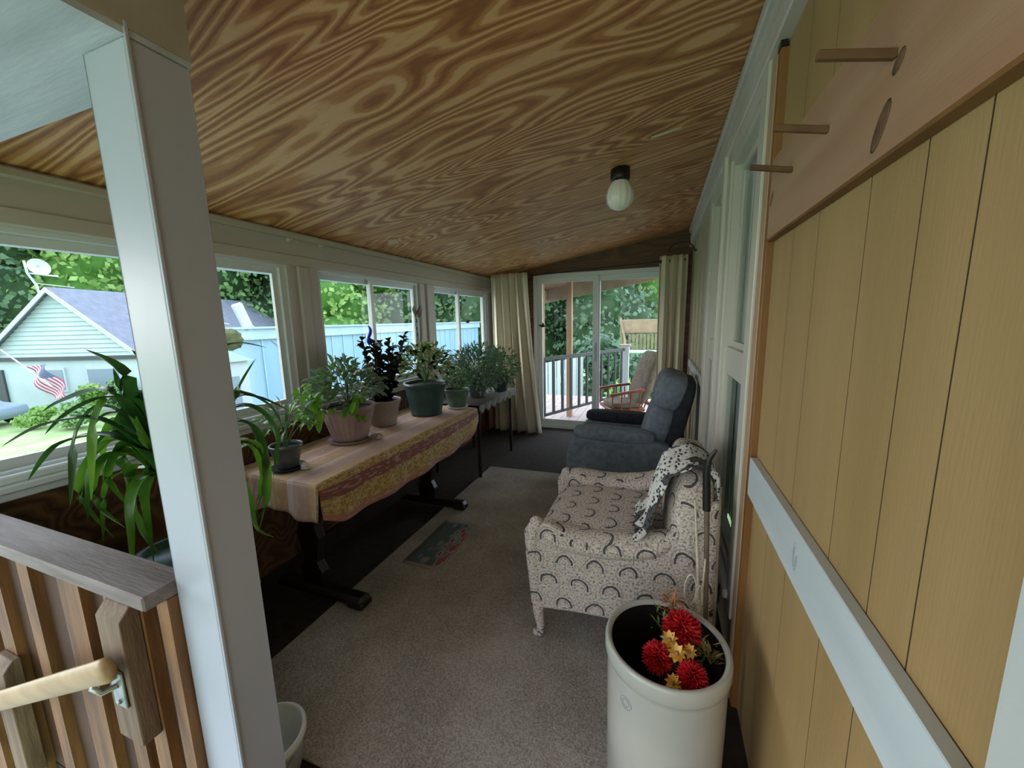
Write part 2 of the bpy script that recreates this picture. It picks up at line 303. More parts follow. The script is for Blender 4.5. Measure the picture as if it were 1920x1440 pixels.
# ------------------------------------------------------------------ mesh building
class MB:
    def __init__(s): s.v = []; s.f = []; s.uv = {}; s.sm = []; s.mi = []; s.cur = 0; s.M = None
    def add(s, vs, fs, smooth=False, uvs=None):
        b = len(s.v)
        for p in vs:
            p = Vector(p)
            if s.M is not None: p = s.M @ p
            s.v.append(tuple(p))
        for i, f in enumerate(fs):
            if uvs: s.uv[len(s.f)] = [uvs[j] for j in f]
            s.f.append([b+j for j in f]); s.sm.append(smooth); s.mi.append(s.cur)
    def box(s, x0, x1, y0, y1, z0, z1, bev=0.):
        if bev:
            return s.rbox(((x0+x1)/2, (y0+y1)/2, (z0+z1)/2), (x1-x0, y1-y0, z1-z0), bev)
        vs = [(x, y, z) for z in (z0, z1) for y in (y0, y1) for x in (x0, x1)]
        s.add(vs, [(0, 2, 3, 1), (4, 5, 7, 6), (0, 1, 5, 4), (2, 6, 7, 3), (0, 4, 6, 2), (1, 3, 7, 5)])
    def rbox(s, c, d, r, R=None):
        """box with chamfered edges (24-vertex)"""
        hx, hy, hz = d[0]/2, d[1]/2, d[2]/2; r = min(r, hx*.98, hy*.98, hz*.98)
        vs = []; idx = {}
        for sx in (-1, 1):
            for sy in (-1, 1):
                for sz in (-1, 1):
                    for k in range(3):
                        q = [sx*(hx-r), sy*(hy-r), sz*(hz-r)]; q[k] += (sx, sy, sz)[k]*r
                        q = Vector(q)
                        if R is not None: q = R @ q
                        idx[(sx, sy, sz, k)] = len(vs); vs.append(tuple(q+Vector(c)))
        F = []
        for k in range(3):
            a, b_ = [i for i in range(3) if i != k]
            for sk in (-1, 1):
                cs = [(-1, -1), (1, -1), (1, 1), (-1, 1)]; f = []
                for (p, q) in cs:
                    sg = [0, 0, 0]; sg[k] = sk; sg[a] = p; sg[b_] = q; f.append(idx[(*sg, k)])
                F.append(f)
        for k in range(3):
            a, b_ = [i for i in range(3) if i != k]
            for sa in (-1, 1):
                for sb in (-1, 1):
                    f = []
                    for sk, kk in ((-1, a), (1, a), (1, b_), (-1, b_)):
                        sg = [0, 0, 0]; sg[k] = sk; sg[a] = sa; sg[b_] = sb; f.append(idx[(*sg, kk)])
                    F.append(f)
        for sx in (-1, 1):
            for sy in (-1, 1):
                for sz in (-1, 1): F.append([idx[(sx, sy, sz, k)] for k in range(3)])
        s.add(vs, F)
    def tube(s, pts, r, seg=8, caps=True):
        pts = [Vector(p) for p in pts]; n_ = len(pts)
        rs = r if isinstance(r, (list, tuple)) else [r]*n_
        vs = []; up = None
        for i, p in enumerate(pts):
            t = (pts[min(i+1, n_-1)]-pts[max(i-1, 0)]).normalized()
            if up is None:
                up = Vector((0, 0, 1)) if abs(t.z) < .9 else Vector((1, 0, 0))
            a = (up-t*up.dot(t)).normalized(); up = a; b_ = t.cross(a)
            for k in range(seg):
                th = 2*PI*k/seg; vs.append(p+(a*math.cos(th)+b_*math.sin(th))*rs[i])
        F = [(i*seg+k, i*seg+(k+1) % seg, (i+1)*seg+(k+1) % seg, (i+1)*seg+k) for i in range(n_-1) for k in range(seg)]
        s.add(vs, F, True)
        if caps:
            s.add(vs[:seg], [tuple(reversed(range(seg)))]); s.add(vs[-seg:], [tuple(range(seg))])
    def lathe(s, prof, c=(0, 0, 0), seg=32, rib=None, smooth=True, cap=True):
        vs = []
        for (r, z) in prof:
            for k in range(seg):
                th = 2*PI*k/seg; rr = r*(1+(rib(k, z) if rib else 0)); vs.append((c[0]+rr*math.cos(th), c[1]+rr*math.sin(th), c[2]+z))
        m_ = len(prof)
        F = [(i*seg+k, i*seg+(k+1) % seg, (i+1)*seg+(k+1) % seg, (i+1)*seg+k) for i in range(m_-1) for k in range(seg)]
        if cap:
            F.append(tuple(reversed(range(seg)))); F.append(tuple(range((m_-1)*seg, m_*seg)))
        s.add(vs, F, smooth)
    def ball(s, c, r, seg=12, rings=8, jitter=0.):
        rx = r if isinstance(r, (tuple, list)) else (r, r, r); vs = []
        for i in range(1, rings):
            ph = PI*i/rings
            for k in range(seg):
                th = 2*PI*k/seg; j = 1+random.uniform(-jitter, jitter)
                vs.append((c[0]+rx[0]*j*math.sin(ph)*math.cos(th), c[1]+rx[1]*j*math.sin(ph)*math.sin(th), c[2]+rx[2]*j*math.cos(ph)))
        t_ = len(vs); vs.append((c[0], c[1], c[2]+rx[2])); vs.append((c[0], c[1], c[2]-rx[2]))
        F = [(i*seg+k, (i+1)*seg+k, (i+1)*seg+(k+1) % seg, i*seg+(k+1) % seg) for i in range(rings-2) for k in range(seg)]
        F += [(t_, k, (k+1) % seg) for k in range(seg)]; o = (rings-2)*seg; F += [(t_+1, o+(k+1) % seg, o+k) for k in range(seg)]
        s.add(vs, F, True)
    def cushion(s, c, d, e=.35, R=None, seg=20, uvs=1., puff=None):
        """superellipsoid: d half sizes"""
        vs = []; n1, n2 = seg, seg*2
        def sg(w_, m_): return math.copysign(abs(w_)**m_, w_)
        for i in range(n1+1):
            ph = -PI/2+PI*i/n1
            for k in range(n2):
                th = -PI+2*PI*k/n2
                q = Vector((d[0]*sg(math.cos(ph), e)*sg(math.cos(th), e), d[1]*sg(math.cos(ph), e)*sg(math.sin(th), e), d[2]*sg(math.sin(ph), e)))
                if puff: q = puff(q)
                if R is not None: q = R @ q
                vs.append(tuple(q+Vector(c)))
        F = [(i*n2+k, i*n2+(k+1) % n2, (i+1)*n2+(k+1) % n2, (i+1)*n2+k) for i in range(n1) for k in range(n2)]
        s.add(vs, F, True)
    def grid(s, fn, nu, nv, smooth=True, uvfn=None):
        vs = [fn(i/nu, j/nv) for j in range(nv+1) for i in range(nu+1)]
        uv = [uvfn(i/nu, j/nv) for j in range(nv+1) for i in range(nu+1)] if uvfn else None
        F = [(j*(nu+1)+i, j*(nu+1)+i+1, (j+1)*(nu+1)+i+1, (j+1)*(nu+1)+i) for j in range(nv) for i in range(nu)]
        s.add(vs, F, smooth, uv)
    def prism(s, poly, axis, a0, a1):
        """poly of 2D points extruded along axis (0,1,2)"""
        def P(p, a):
            q = list(p); q.insert(axis, a); return tuple(q)
        m_ = len(poly); vs = [P(p, a0) for p in poly]+[P(p, a1) for p in poly]
        F = [tuple(range(m_)), tuple(reversed(range(m_, 2*m_)))]+[(i, m_+i, m_+(i+1) % m_, (i+1) % m_) for i in range(m_)]
        s.add(vs, F)
    def build(s, name, mats, parent=None, thick=0, subsurf=0, boxuv=0, bevel=0, origin=None):
        me = bpy.data.meshes.new(name)
        o = bpy.data.objects.new(name, me)
        vs = s.v
        if origin is not None:
            vs = [(a-origin[0], b-origin[1], c-origin[2]) for a, b, c in vs]; o.location = origin
        me.from_pydata(vs, [], s.f); me.update()
        ms = mats if isinstance(mats, list) else [mats]
        for k in ms: me.materials.append(MATS[k])
        me.polygons.foreach_set('use_smooth', s.sm); me.polygons.foreach_set('material_index', s.mi)
        if s.uv or boxuv:
            ul = me.uv_layers.new(name='UVMap')
            for pi, pl in enumerate(me.polygons):
                if pi in s.uv and not boxuv:
                    for li, q in zip(pl.loop_indices, s.uv[pi]): ul.data[li].uv = q
                elif boxuv:
                    nn = pl.normal; ax = max(range(3), key=lambda i: abs(nn[i]))
                    for li in pl.loop_indices:
                        co = me.vertices[me.loops[li].vertex_index].co
                        ul.data[li].uv = (co.y, co.z) if ax == 0 else ((co.x, co.z) if ax == 1 else (co.y, co.x))
        COL.objects.link(o)
        if thick:
            md = o.modifiers.new('solid', 'SOLIDIFY'); md.thickness = thick; md.offset = 0
        if bevel:
            md = o.modifiers.new('bevel', 'BEVEL'); md.width = bevel; md.segments = 2; md.limit_method = 'ANGLE'
        if subsurf:
            md = o.modifiers.new('sub', 'SUBSURF'); md.levels = subsurf; md.render_levels = subsurf
        if parent is not None:
            o.parent = parent; o.matrix_parent_inverse = Matrix.Translation(-Vector(parent.location)) if parent.type == 'EMPTY' else Matrix.Identity(4)
        return o
def tag(o, label=None, cat=None, group=None, kind=None):
    if label: o['label'] = label
    if cat: o['category'] = cat
    if group: o['group'] = group
    if kind: o['kind'] = kind
    return o
def thing(name, label, cat, loc=(0, 0, 0), group=None, kind=None):
    o = bpy.data.objects.new(name, None); COL.objects.link(o); o.location = loc; o.empty_display_size = .05
    return tag(o, label, cat, group, kind)
def struct(o, label=None): o['kind'] = 'structure'; return o
def part(mb, name, mats, parent, **k): return mb.build(name, mats, parent, **k)
def rot(ax, deg): return Matrix.Rotation(math.radians(deg), 3, ax)

# ------------------------------------------------------------------ setting
XW, XH, YF = -2.2, .33, 5.2                     # window wall, house wall, far wall
def zc(x): return 2.455+.165*x                  # underside of the sloping ceiling
b = MB(); b.box(-2.32, .45, .5, 5.3, -.06, 0); b.box(-.93, .45, -1.6, .5, -.06, 0); struct(b.build('floor', 'dark_floor'))
b = MB(); b.prism([(-2.35, zc(-2.35)), (.45, zc(.45)), (.45, zc(.45)+.03), (-2.35, zc(-2.35)+.03)], 1, -1.6, 5.3); struct(b.build('ceiling', 'ceiling_ply'))
# window wall: plywood below, painted header, mullions
b = MB(); b.box(-2.32, XW, .5, 5.3, -.06, .925); struct(b.build('wall_left', 'wall_ply'))
b = MB(); b.box(-2.32, XW-.005, .45, 5.3, 1.895, 2.14); b.box(-2.32, XW+.02, .5, 5.2, 2.045, 2.085, .008); b.box(-2.32, XW+.008, .5, 5.2, 1.88, 1.945, .006)
for y0, y1 in ((.45, .5), (1.88, 2.12), (3.36, 3.61), (4.97, 5.3)): b.box(-2.32, XW-.005, y0, y1, .9, 1.9)
for y0 in (1.955, 3.45): b.box(-2.3, XW+.012, y0, y0+.08, .95, 1.88, .006)
struct(b.build('trim_1', 'header_paint'))
b = MB(); b.box(-2.32, XW+.03, .5, 5.2, .925, .955, .006); b.box(-2.3, XW+.012, .5, 5.2, .955, .985, .006); b.box(-2.3, XW+.015, .5, 5.2, .895, .927, .004); struct(b.build('trim_2', 'vinyl'))
b = MB(); b.box(-2.66, -2.32, .2, 5.4, 1.868, 1.90); struct(b.build('trim_11', 'ext_white'))
# sliding windows
def slider(nm, y0, y1, z0, z1, mid, X=XW):
    t = thing(nm, None, None, (X, (y0+y1)/2, z0)); t['kind'] = 'structure'
    xo = X-.07
    b = MB(); f = .035
    b.box(xo-.03, xo+.045, y0, y0+f, z0, z1); b.box(xo-.03, xo+.045, y1-f, y1, z0, z1); b.box(xo-.03, xo+.045, y0+f, y1-f, z0, z0+f); b.box(xo-.03, xo+.045, y0+f, y1-f, z1-f, z1)
    part(b, 'window_frame', 'vinyl', t)
    for k, (a, c) in enumerate(((y0+f, mid+.025), (mid-.025, y1-f))):
        xs = xo-.012+.026*k; b = MB(); g = .038
        b.box(xs-.011, xs+.011, a, a+g, z0+f, z1-f); b.box(xs-.011, xs+.011, c-g, c, z0+f, z1-f); b.box(xs-.011, xs+.011, a+g, c-g, z0+f, z0+f+g); b.box(xs-.011, xs+.011, a+g, c-g, z1-f-g, z1-f)
        s_ = part(b, 'sash', 'vinyl', t)
        b = MB(); b.box(xs-.002, xs+.002, a+g, c-g, z0+f+g, z1-f-g); part(b, 'pane', 'pane', s_)
    return t
slider('window_1', .5, 1.88, .96, 1.895, 1.15); slider('window_2', 2.12, 3.36, .96, 1.895, 2.71); slider('window_3', 3.61, 4.97, .96, 1.895, 4.225)
# soffit box over the entry, its painted side, and the corner post
b = MB(); b.box(-4.2, -.915, -1.6, .61, 2.022, 2.034); struct(b.build('trim_3', 'soffit_paint'))
b = MB(); b.box(-.927, -.912, -1.6, .61, 2.034, 2.29); b.box(-4.2, -.927, .6, .612, 2.034, 2.05); struct(b.build('trim_4', 'beam_paint'))
b = MB(); b.box(-1.05, -.915, .5, .608, 0, 2.022, .004); b.box(-.9165, -.911, .5, .507, 0, 2.045)
tag(b.build('porch_post', 'post_paint', bevel=.002), 'tall square white painted post at the near corner of the railing', 'post')
# half wall beside the stairs: cap, pickets, backing
t = thing('stair_partition', 'wooden half wall with brown upright boards and a weathered flat cap', 'railing', (-1.6, .53, 0))
b = MB(); b.rbox((-1.9, .485, .895), (1.7, .1, .036), .004); part(b, 'rail_cap', 'cap_wood', t)
for x0 in (-2.72, -2.56, -2.38, -2.195, -2.03, -1.79, -1.56, -1.33, -1.22, -1.095):
    wd = {-2.72: .07, -2.56: .06, -2.38: .08, -2.195: .07, -2.03: .085, -1.79: .065, -1.56: .11, -1.33: .06, -1.22: .06, -1.095: .045}[x0]
    b = MB(); b.box(x0, x0+wd, .478, .502, -1.0, .877); part(b, 'picket', 'picket_wood', t)
b = MB(); b.box(-2.75, -1.05, .502, .522, -1.0, .877); part(b, 'backing_board', 'picket_dark', t)
# far wall with the sliding door
b = MB()
b.prism([(-2.32, -.06), (-1.62, -.06), (-1.62, 2.1), (-2.32, 2.1)], 1, YF, YF+.1)
b.prism([(.17, -.06), (.45, -.06), (.45, 2.1), (.17, 2.1)], 1, YF, YF+.1)
b.prism([(-2.32, 2.1), (.45, 2.1), (.45, zc(.45)), (-2.32, zc(-2.32))], 1, YF, YF+.1)
struct(b.build('wall_back', 'wall_ply_end'))
t = thing('door_1', None, None, (-.72, YF, 0)); t['kind'] = 'structure'
b = MB(); b.box(-1.62, -1.57, YF-.02, YF+.1, 0, 2.1); b.box(.12, .17, YF-.02, YF+.1, 0, 2.1); b.box(-1.57, .12, YF-.02, YF+.1, 2.05, 2.1); b.box(-1.57, .12, YF-.02, YF+.12, 0, .03)
part(b, 'door_frame', 'vinyl', t)
for k, (a, c) in enumerate(((-1.57, -.76), (-.80, .12))):
    yy = YF+.02+.035*k; b = MB(); g = .065
    b.box(a, a+g, yy-.014, yy+.014, .03, 2.05); b.box(c-g, c, yy-.014, yy+.014, .03, 2.05); b.box(a+g, c-g, yy-.014, yy+.014, .03, .12); b.box(a+g, c-g, yy-.014, yy+.014, 1.985, 2.05)
    p_ = part(b, 'door_panel', 'vinyl', t)
    b = MB(); b.box(a+g, c-g, yy-.002, yy+.002, .12, 1.985); part(b, 'pane', 'pane', p_)
    if k == 0:
        b = MB(); b.box(-.805, -.785, yy-.05, yy-.014, .95, 1.2, .006); part(b, 'handle', 'steel', p_)
# house wall: siding in front, beige panels and trims further on
G = [-1.6, -1.35, -1.1, -.88, -.7, -.45, -.22, .0, .22, .37, .62, .73, .885, 1.12, 1.305, 1.5]
b = MB()
for i in range(len(G)-1): b.box(XH, XH+.03, G[i]+.0019, G[i+1]-.0019, 0, 2.6)
b.cur = 1; b.box(XH+.0006, XH+.06, -1.6, 1.5, 0, 2.6)
struct(b.build('wall_right', ['siding', 'siding_groove']))
b = MB()
b.box(XH, XH+.06, 1.5, 1.7, 0, 2.6); b.box(XH, XH+.06, 1.7, 3.12, 0, .36); b.box(XH, XH+.06, 1.7, 3.12, 2.30, 2.6); b.box(XH, XH+.06, 3.12, 5.3, 0, 2.6)
for y in (3.35, 3.7, 4.05, 4.4, 4.75): b.box(XH-.006, XH, y, y+.012, 0, 2.3)
struct(b.build('wall_house', 'beige_panel'))
b = MB(); b.box(XH-.03, XH+.01, 1.0, 5.19, 2.31, 2.49, .005); b.box(XH-.05, XH+.01, 1.0, 5.19, 2.455, 2.50, .006); b.box(XH-.04, XH+.01, 1.0, 5.19, 2.30, 2.335, .005); b.box(XH-.036, XH, 1.0, 5.19, 2.385, 2.40)
struct(b.build('trim_5', 'house_trim'))
b = MB(); b.box(XH-.032, XH+.005, 1.60, 1.69, .30, 2.31, .003); b.box(XH-.03, XH+.005, 2.30, 2.62, .36, 2.31, .004); b.box(XH-.045, XH, 2.42, 2.50, .36, 2.31, .004); b.box(XH-.03, XH+.005, 3.06, 3.2, .36, 2.31, .004)
b.box(XH-.03, XH+.005, 1.69, 3.06, 2.24, 2.31); b.box(XH-.05, XH+.005, 1.66, 3.12, .345, .385, .006)
struct(b.build('trim_6', 'house_trim'))
b = MB(); b.box(XH-.024, XH+.005, 1.535, 1.60, .0, 2.34, .002); b.cur = 1; b.box(XH-.022, XH+.005, 1.502, 1.535, 0, 2.28, .002); b.cur = 2; b.box(XH-.024, XH-.006, 1.503, 1.535, 2.28, 2.37)
struct(b.build('trim_7', ['pink_wood', 'orange_wood', 'dark_wood']))
b = MB(); b.box(XH-.034, XH+.004, .33, .436, 0, 2.2, .004); struct(b.build('trim_8', 'white_paint'))
def hung(nm, y0, y1):
    z0, z1 = .385, 2.24; t = thing(nm, None, None, (XH, (y0+y1)/2, z0)); t['kind'] = 'structure'
    x = XH+.0; b = MB(); f = .03
    for a, c in ((y0, y0+f), (y1-f, y1)): b.box(x-.02, x+.05, a, c, z0, z1)
    b.box(x-.02, x+.05, y0+f, y1-f, z0, z0+f); b.box(x-.02, x+.05, y0+f, y1-f, z1-f, z1); part(b, 'window_frame', 'house_trim', t)
    for k, (a, c) in enumerate(((z0+f, 1.25), (1.34, z1-f))):
        xs = x+.005+.02*k; b = MB(); g = .035
        b.box(xs-.01, xs+.01, y0+f, y0+f+g, a, c); b.box(xs-.01, xs+.01, y1-f-g, y1-f, a, c); b.box(xs-.01, xs+.01, y0+f+g, y1-f-g, a, a+g); b.box(xs-.01, xs+.01, y0+f+g, y1-f-g, c-g, c)
        s_ = part(b, 'sash', 'house_trim', t); b = MB(); b.box(xs-.002, xs+.002, y0+f+g, y1-f-g, a+g, c-g); part(b, 'pane', 'pane_house', s_)
    b = MB(); b.box(x-.005, x+.015, y0+f, y1-f, 1.25, 1.345); part(b, 'meeting_rail', 'house_trim', t)
    b = MB()
    for i in range(9):
        yy = y0+.05+(y1-y0-.1)*i/8; b.box(x+.056, x+.062, yy-.022, yy+.022, z0+.05, z1-.05)
    part(b, 'reflection_slat', 'vinyl', t)  # pale slats stand in for the striped reflections in the glass
hung('window_4', 1.69, 2.30); hung('window_5', 2.62, 3.06)
b = MB(); b.box(.75, .77, 1.5, 5.3, 0, 2.6); b.box(XH+.06, .77, 1.5, 1.52, 0, 2.6); b.box(XH+.06, .77, 3.2, 3.22, 0, 2.6); struct(b.build('wall_interior', 'dark_wood'))  # backing wall coloured dark to stand for the unlit room
b = MB(); b.box(XH-.03, XH, 3.15, 4.6, .975, 1.05, .004); struct(b.build('trim_9', 'white_paint'))
b = MB(); b.box(XH-.02, XH, 4.25, 4.42, 0, .97, .003); struct(b.build('trim_10', 'pink_wood'))

# ------------------------------------------------------------------ things on the house wall
t = thing('peg_rail', 'long pinkish pine board with a dark knot and three wooden pegs', 'peg rail', (XH-.012, 1.0, 1.85))
b = MB(); b.box(XH-.022, XH-.001, -.3, 1.50, 1.735, 1.968); b.cur = 1; b.box(XH-.0225, XH-.001, -.3, 1.50, 1.728, 1.7352)
part(b, 'board', ['pine', 'pine_edge'], t)
for (y, z, a, c) in ((.818, 1.782, .019, .032), (1.475, 1.85, .010, .02), (.785, 1.855, .014, .014)):
    b = MB(); b.lathe([(0.0001, -.0006), (1, 0), (.8, .0008), (.0001, .001)], seg=20)
    for i in range(len(b.v)-80, len(b.v)):
        q = b.v[i]; b.v[i] = (XH-.0225-q[2], y+q[0]*a-q[1]*c*.55, z+q[1]*c)
    part(b, 'knot', 'knot', t)
for y in (.797, 1.045, 1.28):
    b = MB(); R = rot('Y', 12); b.rbox((XH-.070, y, 1.88), (.10, .012, .013), .0015, R); part(b, 'peg', 'peg_wood', t)
t = thing('wall_rail', 'white painted horizontal board fixed along the yellow siding', 'rail', (XH-.01, 1.0, .95))
b = MB(); b.box(XH-.024, XH-.0005, .437, 1.49, .885, 1.018, .002); part(b, 'board', 'rail_paint', t)
b = MB()
for r0 in (.010, .017, .024):
    pts = [(XH-.0245, .985+r0*.55*math.cos(a), .955+r0*1.35*math.sin(a)) for a in [PI*.9+PI*1.5*i/14 for i in range(15)]]
    b.tube(pts, .0009, 5)
part(b, 'knot', 'glaze_mark', t)

# ------------------------------------------------------------------ ceiling lamp, strips
t = thing('ceiling_lamp', 'small ribbed glass jar ceiling lamp with a black base', 'lamp', (-.262, 2.67, zc(-.262)))
b = MB(); b.lathe([(.001, .075), (.058, .075), (.06, .02), (.05, 0), (.001, 0)], (-.262, 2.67, 2.335), 28, cap=False); part(b, 'lamp_base', 'black_metal', t)
b = MB(); b.lathe([(.044, .0), (.05, -.012), (.062, -.03), (.076, -.06), (.082, -.095), (.076, -.13), (.055, -.158), (.025, -.172), (.001, -.176)], (-.262, 2.67, 2.343), 48, rib=lambda k, z: .035*math.cos(k*PI/2) if z < -.01 else 0, cap=False)
part(b, 'lamp_shade', 'jar_glass', t)
b = MB(); b.M = Matrix.Translation((-.003, 2.375, zc(-.003)-.004)) @ Matrix.Rotation(-math.atan(.165), 4, 'Y'); b.rbox((0, 0, 0), (.15, .02, .008), .002)
tag(b.build('batten', 'paper_wood'), 'short pale strip fixed on the ceiling near the jar lamp', 'strip')
b = MB(); b.M = Matrix.Translation((-1.957, 2.65, zc(-1.957)-.003)) @ Matrix.Rotation(-math.atan(.165), 4, 'Y') @ Matrix.Rotation(.5, 4, 'Z'); b.rbox((0, 0, 0), (.075, .1, .006), .002)
tag(b.build('ceiling_patch', 'paper_wood'), 'small pale patch on the plywood ceiling above the windows', 'patch')
for y, lb in ((1.912, 'small hook on the window header nearer the white post'), (2.161, 'small hook on the window header farther from the white post')):
    b = MB(); b.box(XW-.004, XW+.004, y-.01, y+.01, 2.02, 2.045); b.tube([(XW+.004, y, 2.035), (XW+.03, y, 2.03), (XW+.035, y, 2.04)], .003, 6)
    tag(b.build('hook', 'saucer_white'), lb, 'hook', 'hooks on the window header')

# ------------------------------------------------------------------ handrail
t = thing('handrail', 'rounded wooden stair handrail end on a metal bracket', 'handrail', (-1.2, .42, .68))
b = MB()
pa, pb = Vector((-1.165, .405, .725)), Vector((-2.6, .405, .02)); dr = (pb-pa).normalized()
b.M = None
sec = []
for k in range(20):
    a = 2*PI*k/20; sec.append((.018*math.cos(a), .030*math.sin(a)))
up_ = Vector((0, 0, 1)); up_ = (up_-dr*up_.dot(dr)).normalized(); sd_ = dr.cross(up_)
vs = []
for d0, sc in ((0, .55), (.006, .85), (.02, 1), (1.6, 1)):
    for (x, z) in sec: vs.append(pa+dr*d0+sd_*x*sc+up_*z*sc)
F = [(i*20+k, i*20+(k+1) % 20, (i+1)*20+(k+1) % 20, (i+1)*20+k) for i in range(3) for k in range(20)]+[tuple(reversed(range(20)))]
b.add(vs, F, True); part(b, 'rail', 'handrail_wood', t)
b = MB(); b.rbox((-1.215, .432, .63), (.05, .006, .1), .002); b.tube([(-1.215, .43, .64), (-1.225, .405, .64), (-1.235, .395, .66), (-1.24, .405, .668)], .007, 8); b.rbox((-1.26, .405, .667), (.07, .028, .005), .002, rot('Y', -26))
for z in (.595, .665): b.ball((-1.215, .428, z), .006, 8, 6)
part(b, 'bracket', 'steel', t)
for x, lb in ((-1.215, 'weathered grey wooden block behind the handrail bracket'), (-1.97, 'grey wooden block on the half wall at the bottom left corner')):
    z0 = .47 if x > -1.5 else .02; z1 = .845 if x > -1.5 else .45
    b = MB(); b.prism([(.436, z0), (.478, z0), (.478, z1), (.46, z1), (.436, z1-.03)], 0, x-.055, x+.045)
    tag(b.build('bracket_block', 'block_wood', bevel=.003), lb, 'block')

# ------------------------------------------------------------------ rug, mat, bucket, crock
b = MB(); b.M = None
b.prism([(-1.60, .80), (-.55, .80), (.12, .9), (.12, 3.60), (-1.60, 3.55)], 2, .0005, .010)
tag(b.build('area_rug', 'rug_pile', bevel=.003), 'large plain beige grey rug on the dark porch floor', 'rug')
b = MB(); b.grid(lambda u, v: (-1.475+.27*u+.0*v, 1.86+.56*v, .0125+.001*math.sin(9*v)), 6, 10, uvfn=lambda u, v: (u, v)); 
tag(b.build('floor_mat', 'floral_mat', thick=.003), 'small faded mat with red flowers lying on the rug', 'mat')
t = thing('bucket', 'white plastic bucket standing behind the white post', 'bucket', (-1.16, .735, 0))
b = MB(); b.lathe([(.001, 0), (.095, 0), (.112, .120), (.121, .122), (.121, .143), (.111, .147), (.107, .140), (.09, .01), (.001, .01)], (-1.19, .735, .002), 40, cap=False); part(b, 'body', 'bucket_plastic', t)
b = MB(); b.tube([(-1.19+.123*math.cos(a), .735+.123*math.sin(a), .12-.08*abs(math.sin(a))) for a in [PI+PI*i/16 for i in range(17)]], .0025, 6); part(b, 'handle', 'steel', t)
t = thing('stoneware_crock', 'large pale stoneware crock holding red and yellow flowers', 'crock', (.052, 1.168, 0))
b = MB(); cx, cy = .052, 1.168
b.lathe([(.001, 0), (.165, 0), (.172, .01), (.174, .2), (.176, .43), (.177, .44), (.181, .447), (.184, .456), (.184, .488), (.181, .497), (.176, .5), (.168, .497), (.164, .488)], (cx, cy, .011), 64, cap=False)
part(b, 'body', 'glazed', t)
b = MB(); b.lathe([(.164, .488), (.161, .44), (.158, .06), (.001, .055)], (cx, cy, .011), 64, cap=False); part(b, 'inner_wall', 'crock_inside', t)
b = MB(); 
for r0 in (.012, .007):
    b.tube([(cx+.1765*math.cos(4.05+r0*1.7*math.cos(a)/.177), cy+.1765*math.sin(4.05+r0*1.7*math.cos(a)/.177), .385+r0*1.6*math.sin(a)) for a in [2*PI*i/20 for i in range(21)]], .0008, 5)
part(b, 'stamp', 'glaze_mark', t)

# ---- foliage helpers
def leaf(mb, base, d, L, W, droop=.3, fold=.25, n_=4, tip=.0, twist=0.):
    """single curved leaf blade"""
    d = Vector(d).normalized(); up = Vector((0, 0, 1)); side = d.cross(up)
    if side.length < .05: side = Vector((1, 0, 0))
    side.normalize(); p = Vector(base); vs = []
    if twist: side = Matrix.Rotation(twist, 3, d) @ side
    for i in range(n_+1):
        s_ = i/n_; wd = W*math.sin(PI*min(1, (s_*.93+.07)))**.8 if i < n_ else 0.0005
        nn = side.cross(d).normalized()
        vs += [p-side*wd/2+nn*wd*fold, p, p+side*wd/2+nn*wd*fold]
        p = p+d*(L/n_); d = (d-Vector((0, 0, droop/n_*1.6))).normalized()
    F = []
    for i in range(n_): F += [(i*3, i*3+1, i*3+4, i*3+3), (i*3+1, i*3+2, i*3+5, i*3+4)]
    mb.add(vs, F, True)
def rdir(zmin=-.2, zmax=1):
    while True:
        v = Vector((random.uniform(-1, 1), random.uniform(-1, 1), random.uniform(-1, 1)))
        if .1 < v.length < 1:
            v.normalize()
            if zmin <= v.z <= zmax: return v
def foliage(t, c, r, n_, L, W, mats, stems=8, base=None, droop=.5, zmin=-.5, names=None, inner=.25):
    """bushy crown: branching stems with leaves of several tints; c centre, r radii"""
    base = Vector(base); mbs = [MB() for _ in mats]; st = MB()
    tips = []
    for i in range(stems):
        a = rdir(.0); e = Vector((c[0]+a.x*r[0]*.85, c[1]+a.y*r[1]*.85, c[2]+a.z*r[2]*.8))
        m_ = (base+e)/2+Vector((0, 0, .25*r[2])); pts = [base.lerp(m_, .0), base.lerp(m_, .6), m_.lerp(e, .4), e]
        st.tube(pts, [.004, .003, .0025, .0015], 5); tips.append(pts)
    for i in range(n_):
        a = rdir(zmin); k = random.uniform(inner, 1)**.5
        p = Vector((c[0]+a.x*r[0]*k, c[1]+a.y*r[1]*k, c[2]+a.z*r[2]*k))
        d = (Vector((a.x, a.y, a.z*.6+.25))+rdir(-1)*.7).normalized()
        j = random.choices(range(len(mats)), weights=[m_[1] for m_ in mats])[0]
        leaf(mbs[j], p, d, L*random.uniform(.7, 1.25), W*random.uniform(.7, 1.2), droop, twist=random.uniform(-.8, .8), n_=3)
    st.build('stems', 'stem_green', t)
    for mb, m_ in zip(mbs, mats):
        if mb.f: tag(mb.build('foliage', m_[0], t), m_[2])
